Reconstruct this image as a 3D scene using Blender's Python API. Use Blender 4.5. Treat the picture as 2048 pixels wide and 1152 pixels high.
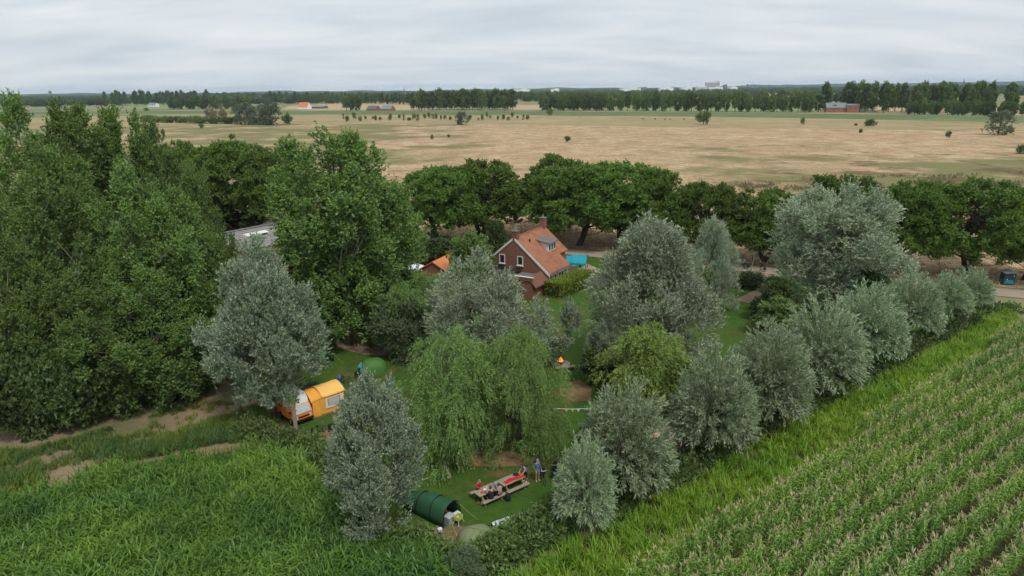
import bpy, bmesh, math, random
import numpy as np
from mathutils import Vector, Matrix, Euler

for o in list(bpy.data.objects):
    bpy.data.objects.remove(o)
sc = bpy.context.scene
col = sc.collection
R = math.radians
rng = np.random.default_rng(11)
random.seed(11)

# ------------------------------------------------------------------ camera
H, F = 28.0, 1365.0                      # drone height in metres, focal length in photo pixels
PITCH = math.atan((576 - 179.5) / F)
ROLL = math.atan(23 / 2048)
CP, SP, CR, SR = math.cos(PITCH), math.sin(PITCH), math.cos(ROLL), math.sin(ROLL)
cam = bpy.data.cameras.new('camera')
cam.sensor_width = 36.0
cam.lens = F * 36.0 / 2048.0
cam.clip_start = 0.5
cam.clip_end = 40000
camo = bpy.data.objects.new('camera', cam)
col.objects.link(camo)
camo.matrix_world = Matrix(((CR, SR, 0, 0), (-SR * SP, CR * SP, -CP, 0), (-SR * CP, CR * CP, SP, H), (0, 0, 0, 1)))
sc.camera = camo

# ------------------------------------------------------------------ sky, sun, exposure
SUN_EL, SUN_AZ = R(56), R(152)            # azimuth measured from +Y towards +X
w = bpy.data.worlds.new('World')
sc.world = w
w.use_nodes = True
nt = w.node_tree
nt.nodes.clear()
def wn(t, **k):
    n = nt.nodes.new(t)
    for a, b in k.items():
        setattr(n, a, b)
    return n
tc = wn('ShaderNodeTexCoord')
sep = wn('ShaderNodeSeparateXYZ')
nt.links.new(tc.outputs['Generated'], sep.inputs[0])
def wmath(op, a, b=None, c=None):
    n = wn('ShaderNodeMath', operation=op)
    for i, v in enumerate((a, b, c)):
        if v is None:
            continue
        if isinstance(v, (int, float)):
            n.inputs[i].default_value = v
        else:
            nt.links.new(v, n.inputs[i])
    return n.outputs[0]
zc = wmath('MAXIMUM', sep.outputs[2], 0.0)
den = wmath('ADD', zc, 0.16)
comb = wn('ShaderNodeCombineXYZ')
nt.links.new(wmath('DIVIDE', sep.outputs[0], den), comb.inputs[0])
nt.links.new(wmath('DIVIDE', sep.outputs[1], den), comb.inputs[1])
mp = wn('ShaderNodeMapping')
mp.inputs['Scale'].default_value = (0.7, 1.5, 1)
mp.inputs['Rotation'].default_value = (0, 0, R(-12))
nt.links.new(comb.outputs[0], mp.inputs[0])
n1 = wn('ShaderNodeTexNoise')
n1.inputs['Scale'].default_value = 1.3
n1.inputs['Detail'].default_value = 7
n1.inputs['Roughness'].default_value = 0.55
n1.inputs['Distortion'].default_value = 0.4
nt.links.new(mp.outputs[0], n1.inputs[0])
cr = wn('ShaderNodeValToRGB')
e = cr.color_ramp.elements
e[0].position, e[0].color = 0.30, (0.475, 0.525, 0.575, 1)
e[1].position, e[1].color = 0.72, (0.675, 0.70, 0.715, 1)
m_ = e.new(0.5)
m_.color = (0.565, 0.610, 0.650, 1)
nt.links.new(n1.outputs[0], cr.inputs[0])
sky = wn('ShaderNodeTexSky', sky_type='NISHITA', sun_disc=False, sun_elevation=SUN_EL, sun_rotation=SUN_AZ)
sky.air_density, sky.dust_density = 1.0, 2.0
bgs = wn('ShaderNodeBackground')
bgs.inputs[1].default_value = 0.06
nt.links.new(sky.outputs[0], bgs.inputs[0])
bgc = wn('ShaderNodeBackground')
bgc.inputs[1].default_value = 1.0
nt.links.new(cr.outputs[0], bgc.inputs[0])
mx = wn('ShaderNodeMixShader')
mx.inputs[0].default_value = 0.9         # the cloud sheet covers nine tenths of the sky
nt.links.new(bgs.outputs[0], mx.inputs[1])
nt.links.new(bgc.outputs[0], mx.inputs[2])
wo = wn('ShaderNodeOutputWorld')
nt.links.new(mx.outputs[0], wo.inputs[0])

sun = bpy.data.lights.new('sun', 'SUN')
sun.energy = 1.5
sun.angle = R(12)
sun.color = (1.0, 0.96, 0.9)
suno = bpy.data.objects.new('sun', sun)
col.objects.link(suno)
sd = Vector((math.sin(SUN_AZ) * math.cos(SUN_EL), math.cos(SUN_AZ) * math.cos(SUN_EL), math.sin(SUN_EL)))
suno.rotation_euler = sd.to_track_quat('Z', 'Y').to_euler()
suno.location = (60, 20, 90)

sc.view_settings.view_transform = 'Standard'
sc.view_settings.look = 'None'
sc.view_settings.exposure = 0.4
sc.view_settings.gamma = 1.0
sc.view_settings.use_curve_mapping = False
sc.cycles.use_denoising = True
sc.cycles.max_bounces = 5
sc.cycles.diffuse_bounces = 2
sc.cycles.glossy_bounces = 2
sc.cycles.transmission_bounces = 3
sc.cycles.volume_bounces = 0
sc.cycles.use_adaptive_sampling = True
sc.cycles.adaptive_threshold = 0.02
sc.cycles.caustics_reflective = False
sc.cycles.caustics_refractive = False

# ------------------------------------------------------------------ surveying: photo pixel -> place on the ground
def ray(px, py):
    u = (px - 1024) / F
    v = -(py - 576) / F
    x, y = u * CR + v * SR, -u * SR + v * CR
    return (x, CP + y * SP, -SP + y * CP)
def G(px, py, z=0.0):
    d = ray(px, py)
    t = (z - H) / d[2]
    return Vector((d[0] * t, d[1] * t, z))
def Z(px, py, Y):
    d = ray(px, py)
    t = Y / d[1]
    return Vector((d[0] * t, Y, H + d[2] * t))
def depth(p):
    return p[1] * CP - (p[2] - H) * SP
def proj(p):
    d = depth(p)
    u = p[0] / d
    v = (p[1] * SP + (p[2] - H) * CP) / d
    return 1024 + (u * CR - v * SR) * F, 576 - (u * SR + v * CR) * F

# ------------------------------------------------------------------ materials
MATS = {}
def nodes(name):
    m = bpy.data.materials.new(name)
    m.use_nodes = True
    t = m.node_tree
    b = t.nodes['Principled BSDF']
    MATS[name] = m
    return m, t, b
def N(t, typ, ins=None, **k):
    n = t.nodes.new(typ)
    for a, b in k.items():
        setattr(n, a, b)
    for a, b in (ins or {}).items():
        if hasattr(b, 'is_linked'):
            t.links.new(b, n.inputs[a])
        else:
            n.inputs[a].default_value = b
    return n
def c4(c):
    return (c[0], c[1], c[2], 1.0)
def mixc(t, f, a, b, blend='MIX'):
    n = t.nodes.new('ShaderNodeMix')
    n.data_type = 'RGBA'
    n.blend_type = blend
    for i, v in ((0, f), (6, a), (7, b)):
        if hasattr(v, 'is_linked'):
            t.links.new(v, n.inputs[i])
        else:
            n.inputs[i].default_value = v if i == 0 else c4(v)
    return n.outputs[2]
def plain(name, c, rough=0.7, var=0.18, scale=3.0, metal=0.0, bump=0.0, spec=0.3):
    m, t, b = nodes(name)
    tcn = N(t, 'ShaderNodeTexCoord')
    nz = N(t, 'ShaderNodeTexNoise', {'Vector': tcn.outputs['Object'], 'Scale': scale, 'Detail': 6.0, 'Roughness': 0.65})
    rm = N(t, 'ShaderNodeMapRange', {0: nz.outputs[0], 1: 0.3, 2: 0.7, 3: 1 - var, 4: 1 + var})
    cc = N(t, 'ShaderNodeCombineColor', {0: rm.outputs[0], 1: rm.outputs[0], 2: rm.outputs[0]})
    t.links.new(mixc(t, 1.0, c, cc.outputs[0], 'MULTIPLY'), b.inputs['Base Color'])
    b.inputs['Roughness'].default_value = rough
    b.inputs['Metallic'].default_value = metal
    b.inputs['Specular IOR Level'].default_value = spec
    if bump:
        bp = N(t, 'ShaderNodeBump', {'Strength': bump, 'Height': nz.outputs[0]})
        t.links.new(bp.outputs[0], b.inputs['Normal'])
    return m
def leafm(name, c0, c1, back, transl=0.3, objvar=0.16, rough=0.55, hv=0.008):
    """foliage: each leaf has its own tint, undersides are paler, some light passes through"""
    m, t, b = nodes(name)
    at = N(t, 'ShaderNodeAttribute', attribute_name='tint')
    oi = N(t, 'ShaderNodeObjectInfo')
    ge = N(t, 'ShaderNodeNewGeometry')
    base = mixc(t, at.outputs['Fac'], c0, c1)
    cl = mixc(t, ge.outputs['Backfacing'], base, back)
    vr = N(t, 'ShaderNodeMapRange', {0: oi.outputs['Random'], 1: 0.0, 2: 1.0, 3: 1 - objvar, 4: 1 + objvar})
    hr = N(t, 'ShaderNodeMapRange', {0: oi.outputs['Random'], 1: 0.0, 2: 1.0, 3: 0.5 - hv, 4: 0.5 + hv})
    hs = N(t, 'ShaderNodeHueSaturation', {'Hue': hr.outputs[0], 'Value': vr.outputs[0], 'Color': cl})
    t.links.new(hs.outputs[0], b.inputs['Base Color'])
    b.inputs['Roughness'].default_value = rough
    b.inputs['Specular IOR Level'].default_value = 0.25
    tr = N(t, 'ShaderNodeBsdfTranslucent', {'Color': hs.outputs[0]})
    ms = N(t, 'ShaderNodeMixShader', {0: transl, 1: b.outputs[0], 2: tr.outputs[0]})
    t.links.new(ms.outputs[0], t.nodes['Material Output'].inputs[0])
    return m
def cropm(name, c0, c1, c2, transl=0.25, patch=0.05):
    """crop and grass blades: tint by plant plus broad patches over the field"""
    m, t, b = nodes(name)
    at = N(t, 'ShaderNodeAttribute', attribute_name='itint', attribute_type='INSTANCER')
    a2 = N(t, 'ShaderNodeAttribute', attribute_name='tint')
    ge = N(t, 'ShaderNodeNewGeometry')
    nz = N(t, 'ShaderNodeTexNoise', {'Vector': ge.outputs['Position'], 'Scale': patch, 'Detail': 4.0, 'Roughness': 0.6})
    rp = N(t, 'ShaderNodeMapRange', {0: nz.outputs[0], 1: 0.38, 2: 0.66, 3: 0.0, 4: 1.0})
    x = mixc(t, at.outputs['Fac'], c0, c1)
    f2 = N(t, 'ShaderNodeMath', {0: rp.outputs[0], 1: 0.75}, operation='MULTIPLY')
    y = mixc(t, f2.outputs[0], x, c2)
    f3 = N(t, 'ShaderNodeMapRange', {0: a2.outputs['Fac'], 1: 0.0, 2: 1.0, 3: 0.75, 4: 1.25})
    hs = N(t, 'ShaderNodeHueSaturation', {'Value': f3.outputs[0], 'Color': y})
    t.links.new(hs.outputs[0], b.inputs['Base Color'])
    b.inputs['Roughness'].default_value = 0.45
    b.inputs['Specular IOR Level'].default_value = 0.35
    tr = N(t, 'ShaderNodeBsdfTranslucent', {'Color': hs.outputs[0]})
    ms = N(t, 'ShaderNodeMixShader', {0: transl, 1: b.outputs[0], 2: tr.outputs[0]})
    t.links.new(ms.outputs[0], t.nodes['Material Output'].inputs[0])
    return m
def groundm(name, layers, base, bump=0.4, bscale=2.0, rough=0.95):
    """layers: (noise scale, detail, lo, hi, strength, colour) painted over one another"""
    m, t, b = nodes(name)
    ge = N(t, 'ShaderNodeNewGeometry')
    x = base
    for i, (s, dtl, lo, hi, k, c, *st) in enumerate(layers):
        mpn = N(t, 'ShaderNodeMapping', {0: ge.outputs['Position'], 1: (i * 37.3, i * 11.9, i * 5.0)})
        if st:
            mpn.inputs['Scale'].default_value = st[0]
            if len(st) > 1:
                mpn.inputs['Rotation'].default_value = (0, 0, R(st[1]))
        nz = N(t, 'ShaderNodeTexNoise', {'Vector': mpn.outputs[0], 'Scale': s, 'Detail': dtl, 'Roughness': 0.62})
        rp = N(t, 'ShaderNodeMapRange', {0: nz.outputs[0], 1: lo, 2: hi, 3: 0.0, 4: k})
        x = mixc(t, rp.outputs[0], x, c)
    if hasattr(x, 'is_linked'):
        t.links.new(x, b.inputs['Base Color'])
    else:
        b.inputs['Base Color'].default_value = c4(x)
    b.inputs['Roughness'].default_value = rough
    b.inputs['Specular IOR Level'].default_value = 0.1
    nb = N(t, 'ShaderNodeTexNoise', {'Vector': ge.outputs['Position'], 'Scale': bscale, 'Detail': 8.0, 'Roughness': 0.7})
    bp = N(t, 'ShaderNodeBump', {'Strength': bump, 'Distance': 0.3, 'Height': nb.outputs[0]})
    t.links.new(bp.outputs[0], b.inputs['Normal'])
    return m

# foliage
leafm('leaf_silver', (0.10, 0.15, 0.07), (0.325, 0.405, 0.24), (0.45, 0.515, 0.365), 0.12, 0.18)
leafm('leaf_columnar', (0.085, 0.135, 0.062), (0.27, 0.34, 0.21), (0.33, 0.39, 0.28), 0.12)
leafm('leaf_pollard', (0.105, 0.185, 0.065), (0.35, 0.47, 0.235), (0.46, 0.54, 0.36), 0.14)
leafm('leaf_weeping', (0.08, 0.165, 0.03), (0.26, 0.41, 0.095), (0.24, 0.36, 0.12), 0.2)
leafm('leaf_yellow', (0.11, 0.18, 0.028), (0.32, 0.44, 0.085), (0.28, 0.39, 0.11), 0.2)
leafm('leaf_poplar', (0.035, 0.085, 0.012), (0.195, 0.335, 0.042), (0.19, 0.275, 0.10), 0.12, 0.2, hv=0.005)
leafm('leaf_avenue', (0.05, 0.115, 0.018), (0.20, 0.33, 0.05), (0.15, 0.23, 0.05), 0.14, 0.26, hv=0.009)
leafm('leaf_dark', (0.03, 0.062, 0.014), (0.10, 0.165, 0.038), (0.11, 0.16, 0.06), 0.12)
leafm('leaf_blue', (0.05, 0.10, 0.04), (0.15, 0.235, 0.10), (0.17, 0.23, 0.12), 0.15)
leafm('leaf_hedge', (0.14, 0.21, 0.02), (0.31, 0.39, 0.04), (0.25, 0.32, 0.06), 0.25)
leafm('leaf_bramble', (0.045, 0.105, 0.02), (0.165, 0.27, 0.055), (0.17, 0.24, 0.09), 0.18)
leafm('leaf_far', (0.06, 0.11, 0.025), (0.21, 0.295, 0.075), (0.15, 0.2, 0.06), 0.2, 0.3)
leafm('leaf_far_grey', (0.085, 0.115, 0.06), (0.22, 0.26, 0.16), (0.19, 0.22, 0.14), 0.2, 0.2)
leafm('leaf_brownish', (0.17, 0.14, 0.09), (0.30, 0.235, 0.15), (0.26, 0.21, 0.15), 0.2, 0.1)
plain('bark_dark', (0.075, 0.06, 0.045), 0.95, 0.35, 6, bump=0.5)
plain('bark_grey', (0.22, 0.20, 0.165), 0.95, 0.3, 6, bump=0.5)
plain('bark_willow', (0.17, 0.12, 0.08), 0.95, 0.3, 6, bump=0.5)
plain('dead_wood', (0.30, 0.24, 0.175), 0.9, 0.3, 5, bump=0.5)
cropm('maize_leaf', (0.10, 0.23, 0.045), (0.28, 0.46, 0.115), (0.34, 0.48, 0.07))
cropm('maize_dark', (0.04, 0.115, 0.022), (0.145, 0.29, 0.055), (0.225, 0.37, 0.04), patch=0.14)
cropm('tassel', (0.50, 0.42, 0.23), (0.64, 0.54, 0.33), (0.48, 0.46, 0.20), 0.15)
cropm('millet', (0.11, 0.245, 0.02), (0.245, 0.425, 0.035), (0.31, 0.44, 0.04), 0.3, 0.25)
cropm('weed', (0.055, 0.125, 0.035), (0.125, 0.215, 0.06), (0.24, 0.29, 0.03), 0.25, 0.15)
cropm('lawn_blade', (0.06, 0.12, 0.016), (0.105, 0.185, 0.025), (0.15, 0.17, 0.037), 0.25, 0.2)
cropm('straw', (0.44, 0.31, 0.17), (0.56, 0.41, 0.24), (0.40, 0.28, 0.14), 0.2, 0.06)
cropm('dock', (0.13, 0.09, 0.05), (0.20, 0.14, 0.08), (0.14, 0.16, 0.07), 0.15, 0.06)
# ground
groundm('country', [(0.006, 3, 0.42, 0.6, 1.0, (0.33, 0.26, 0.15)), (0.011, 3, 0.5, 0.58, 0.8, (0.13, 0.19, 0.07)), (0.03, 5, 0.45, 0.7, 0.4, (0.24, 0.22, 0.12))], (0.19, 0.21, 0.095))
groundm('dry_meadow', [(0.018, 5, 0.44, 0.62, 0.75, (0.33, 0.225, 0.125), (0.8, 1.6, 1), 20), (0.05, 6, 0.5, 0.64, 0.7, (0.56, 0.41, 0.255), (0.7, 1.5, 1), 20), (0.014, 6, 0.55, 0.66, 0.85, (0.20, 0.205, 0.085)),
                       (0.22, 7, 0.52, 0.72, 0.5, (0.26, 0.185, 0.10)), (0.9, 6, 0.5, 0.7, 0.35, (0.57, 0.44, 0.29))], (0.46, 0.325, 0.19), 0.9, 0.7)
groundm('weedy_meadow', [(0.02, 5, 0.42, 0.58, 0.85, (0.20, 0.20, 0.085), (0.7, 1.8, 1)), (0.07, 6, 0.48, 0.64, 0.7, (0.42, 0.31, 0.185), (0.7, 1.8, 1)), (0.2, 6, 0.5, 0.72, 0.5, (0.15, 0.155, 0.07))], (0.38, 0.285, 0.165), 0.9, 0.7)
groundm('green_pasture', [(0.012, 6, 0.44, 0.6, 0.85, (0.42, 0.305, 0.175)), (0.09, 6, 0.5, 0.66, 0.65, (0.17, 0.185, 0.075)), (0.5, 6, 0.5, 0.66, 0.5, (0.36, 0.285, 0.165))], (0.31, 0.255, 0.13), 0.8, 0.5)
groundm('dike_grass', [(0.03, 5, 0.45, 0.65, 0.6, (0.19, 0.22, 0.095)), (0.2, 5, 0.5, 0.7, 0.4, (0.10, 0.135, 0.055))], (0.125, 0.165, 0.065), 0.5, 0.5)
groundm('lawn', [(0.14, 6, 0.48, 0.64, 0.9, (0.105, 0.115, 0.032)), (0.3, 6, 0.56, 0.68, 0.9, (0.22, 0.145, 0.065)), (1.3, 6, 0.45, 0.7, 0.6, (0.04, 0.09, 0.014)), (6, 4, 0.5, 0.75, 0.4, (0.09, 0.16, 0.035))], (0.072, 0.15, 0.023), 0.8, 5)
groundm('worn_earth', [(0.5, 6, 0.5, 0.62, 0.9, (0.13, 0.14, 0.05)), (2.5, 5, 0.5, 0.7, 0.5, (0.36, 0.25, 0.15))], (0.29, 0.185, 0.10), 0.7, 6)
groundm('field_soil', [(0.12, 5, 0.48, 0.62, 0.8, (0.16, 0.17, 0.075)), (1.2, 6, 0.5, 0.7, 0.5, (0.36, 0.26, 0.165)), (8, 3, 0.62, 0.75, 0.6, (0.5, 0.42, 0.3))], (0.36, 0.26, 0.165), 0.8, 5)
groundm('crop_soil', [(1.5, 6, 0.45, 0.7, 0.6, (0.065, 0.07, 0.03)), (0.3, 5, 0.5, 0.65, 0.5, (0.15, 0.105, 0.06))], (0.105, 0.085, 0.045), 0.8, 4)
groundm('gravel_road', [(0.6, 6, 0.45, 0.7, 0.6, (0.46, 0.37, 0.29)), (9, 4, 0.5, 0.75, 0.5, (0.30, 0.235, 0.18))], (0.40, 0.315, 0.245), 0.5, 12)
groundm('chip_path', [(3, 6, 0.45, 0.7, 0.6, (0.26, 0.165, 0.115)), (11, 4, 0.55, 0.75, 0.6, (0.42, 0.31, 0.24))], (0.34, 0.235, 0.175), 0.6, 12)
groundm('dike_road', [(0.3, 4, 0.4, 0.7, 0.4, (0.35, 0.34, 0.32))], (0.45, 0.43, 0.40), 0.1)
groundm('hill_wood', [(0.004, 6, 0.45, 0.6, 0.7, (0.05, 0.075, 0.04)), (0.02, 6, 0.5, 0.65, 0.6, (0.025, 0.045, 0.02))], (0.04, 0.065, 0.03), 0.8, 0.02)
groundm('far_field', [(0.02, 4, 0.4, 0.65, 0.6, (0.38, 0.29, 0.17))], (0.45, 0.34, 0.205), 0.3, 0.3)
groundm('far_green', [(0.02, 4, 0.4, 0.65, 0.6, (0.18, 0.24, 0.10))], (0.22, 0.28, 0.12), 0.3, 0.3)

# things
plain('brick', (0.235, 0.105, 0.072), 0.9, 0.22, 5, bump=0.3)
plain('brick_dark', (0.20, 0.09, 0.065), 0.9, 0.25, 5, bump=0.3)
plain('white_paint', (0.72, 0.71, 0.68), 0.55, 0.08, 4)
plain('lead_grey', (0.16, 0.155, 0.145), 0.8, 0.25, 3)
plain('dark_glass', (0.03, 0.035, 0.04), 0.08, 0.1, 2, spec=0.6)
plain('black', (0.015, 0.015, 0.017), 0.6, 0.2, 8)
plain('black_cloth', (0.02, 0.022, 0.028), 0.9, 0.25, 8)
plain('navy_cloth', (0.02, 0.03, 0.07), 0.9, 0.2, 8)
plain('shirt_blue', (0.10, 0.17, 0.29), 0.9, 0.2, 9)
plain('shirt_greyblue', (0.28, 0.33, 0.42), 0.9, 0.2, 9)
plain('shirt_pinkgrey', (0.40, 0.22, 0.24), 0.9, 0.4, 14)
plain('shorts_beige', (0.33, 0.29, 0.22), 0.9, 0.15, 9)
plain('skin', (0.52, 0.31, 0.22), 0.6, 0.06, 6)
plain('hair_brown', (0.05, 0.028, 0.018), 0.7, 0.3, 30)
plain('hair_grey', (0.26, 0.24, 0.22), 0.7, 0.3, 30)
plain('red_cloth', (0.62, 0.02, 0.015), 0.75, 0.15, 6, bump=0.3)
plain('red_jacket', (0.50, 0.035, 0.02), 0.75, 0.15, 6)
plain('table_wood', (0.33, 0.265, 0.205), 0.85, 0.22, 5, bump=0.2)
plain('brown_wood', (0.14, 0.085, 0.05), 0.85, 0.3, 5, bump=0.2)
plain('orange_paint', (0.85, 0.22, 0.035), 0.35, 0.08, 2, spec=0.5)
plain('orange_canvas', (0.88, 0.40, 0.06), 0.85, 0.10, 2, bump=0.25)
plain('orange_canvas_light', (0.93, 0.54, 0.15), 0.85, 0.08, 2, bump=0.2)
plain('clear_vinyl', (0.50, 0.53, 0.55), 0.15, 0.2, 3, spec=0.6)
plain('silver_foil', (0.72, 0.74, 0.76), 0.22, 0.35, 9, metal=0.7)
plain('tent_green', (0.025, 0.09, 0.04), 0.7, 0.14, 3, bump=0.15)
plain('tent_dark', (0.03, 0.085, 0.055), 0.7, 0.14, 3, bump=0.15)
plain('tent_bright', (0.07, 0.26, 0.075), 0.65, 0.12, 3, bump=0.15)
plain('tent_dome', (0.075, 0.19, 0.04), 0.65, 0.12, 3, bump=0.15)
plain('tent_olive', (0.20, 0.235, 0.12), 0.75, 0.12, 3, bump=0.15)
plain('tent_beige', (0.48, 0.36, 0.26), 0.8, 0.12, 3, bump=0.15)
plain('tent_silver', (0.58, 0.62, 0.64), 0.35, 0.25, 5, metal=0.4, bump=0.3)
plain('turquoise', (0.015, 0.29, 0.37), 0.6, 0.10, 2, bump=0.1)
plain('turquoise_light', (0.10, 0.52, 0.60), 0.6, 0.12, 4)
plain('plastic_grey', (0.30, 0.32, 0.33), 0.5, 0.08, 3)
plain('plastic_grey_light', (0.45, 0.47, 0.47), 0.5, 0.08, 3)
plain('plastic_white', (0.70, 0.73, 0.74), 0.45, 0.08, 3)
plain('plastic_lime', (0.52, 0.58, 0.10), 0.5, 0.08, 3)
plain('plastic_blue', (0.03, 0.16, 0.60), 0.5, 0.1, 3)
plain('plastic_yellow', (0.70, 0.50, 0.05), 0.5, 0.1, 3)
plain('plastic_red', (0.6, 0.05, 0.02), 0.5, 0.1, 3)
plain('metal_dark', (0.05, 0.05, 0.05), 0.4, 0.2, 6, metal=0.6)
plain('metal_light', (0.55, 0.56, 0.57), 0.3, 0.1, 6, metal=0.8)
plain('stone', (0.33, 0.29, 0.25), 0.9, 0.25, 5, bump=0.4)
plain('slate_roof', (0.265, 0.245, 0.245), 0.85, 0.25, 1.2, bump=0.2)
plain('paint_teal', (0.012, 0.06, 0.075), 0.5, 0.25, 3)
plain('graffiti', (0.03, 0.24, 0.33), 0.6, 0.45, 7)
plain('far_white', (0.78, 0.78, 0.77), 0.7, 0.1, 0.05)
plain('far_grey', (0.62, 0.58, 0.57), 0.7, 0.1, 0.05)
plain('far_dark', (0.13, 0.12, 0.13), 0.7, 0.1, 0.05)
plain('far_red', (0.33, 0.135, 0.08), 0.8, 0.15, 0.3)
plain('far_orange', (0.62, 0.20, 0.08), 0.8, 0.15, 0.3)
plain('far_slate', (0.20, 0.23, 0.25), 0.6, 0.15, 0.3)
plain('cow_black', (0.03, 0.03, 0.03), 0.8, 0.2, 3)
plain('cow_white', (0.65, 0.62, 0.58), 0.8, 0.1, 3)
def tile_mat():
    m, t, b = nodes('clay_tiles')
    tcn = N(t, 'ShaderNodeTexCoord')
    nz = N(t, 'ShaderNodeTexNoise', {'Vector': tcn.outputs['Object'], 'Scale': 0.9, 'Detail': 8.0, 'Roughness': 0.7})
    rp = N(t, 'ShaderNodeMapRange', {0: nz.outputs[0], 1: 0.4, 2: 0.66, 3: 0.0, 4: 1.0})
    n2 = N(t, 'ShaderNodeTexNoise', {'Vector': tcn.outputs['Object'], 'Scale': 5.0, 'Detail': 5.0})
    r2 = N(t, 'ShaderNodeMapRange', {0: n2.outputs[0], 1: 0.45, 2: 0.7, 3: 0.0, 4: 0.7})
    a = mixc(t, rp.outputs[0], (0.43, 0.155, 0.07), (0.20, 0.105, 0.06))
    a = mixc(t, r2.outputs[0], a, (0.34, 0.17, 0.095))
    t.links.new(a, b.inputs['Base Color'])
    b.inputs['Roughness'].default_value = 0.85
    wv = N(t, 'ShaderNodeTexWave', {'Vector': tcn.outputs['Object'], 'Scale': 1.25, 'Distortion': 0.4}, bands_direction='X')
    w2 = N(t, 'ShaderNodeTexWave', {'Vector': tcn.outputs['Object'], 'Scale': 0.95, 'Distortion': 0.4}, bands_direction='Y', wave_profile='SAW')
    ad = N(t, 'ShaderNodeMath', {0: wv.outputs['Fac'], 1: w2.outputs['Fac']}, operation='ADD')
    bp = N(t, 'ShaderNodeBump', {'Strength': 0.6, 'Distance': 0.06, 'Height': ad.outputs[0]})
    t.links.new(bp.outputs[0], b.inputs['Normal'])
tile_mat()
def flame_mat():
    m, t, b = nodes('flame')
    b.inputs['Base Color'].default_value = (0.8, 0.2, 0.03, 1)
    b.inputs['Emission Color'].default_value = (1.0, 0.25, 0.03, 1)
    b.inputs['Emission Strength'].default_value = 1.3
flame_mat()

# ------------------------------------------------------------------ mesh helpers
def tag(o, label=None, cat=None, group=None, kind=None):
    for k, v in (('label', label), ('category', cat), ('group', group), ('kind', kind)):
        if v:
            o[k] = v
    return o
def link(name, me, parent=None, loc=None):
    o = bpy.data.objects.new(name, me)
    col.objects.link(o)
    if parent:
        o.parent = parent
    if loc is not None:
        o.location = loc
    return o
def thing(name, label, cat, loc=(0, 0, 0), rz=0.0, group=None, scale=None):
    o = link(name, None, None, loc)
    o.empty_display_size = 0.3
    o.rotation_euler = (0, 0, rz)
    if scale:
        o.scale = scale
    return tag(o, label, cat, group)
def np_mesh(name, V, faces, mats, tint=None, midx=None, smooth=False):
    """faces: (n,k) index array"""
    V = np.asarray(V, dtype=np.float32)
    faces = np.asarray(faces, dtype=np.int32)
    n, k = faces.shape
    me = bpy.data.meshes.new(name)
    me.vertices.add(len(V))
    me.vertices.foreach_set('co', V.ravel())
    me.loops.add(n * k)
    me.loops.foreach_set('vertex_index', faces.ravel())
    me.polygons.add(n)
    me.polygons.foreach_set('loop_start', np.arange(n, dtype=np.int32) * k)
    me.polygons.foreach_set('loop_total', np.full(n, k, dtype=np.int32))
    if midx is not None:
        me.polygons.foreach_set('material_index', np.asarray(midx, dtype=np.int32))
    me.polygons.foreach_set('use_smooth', np.full(n, smooth))
    if tint is not None:
        a = me.attributes.new('tint', 'FLOAT', 'FACE')
        a.data.foreach_set('value', np.asarray(tint, dtype=np.float32))
    for mm in mats:
        me.materials.append(MATS[mm])
    me.update(calc_edges=True)
    return me
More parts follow.
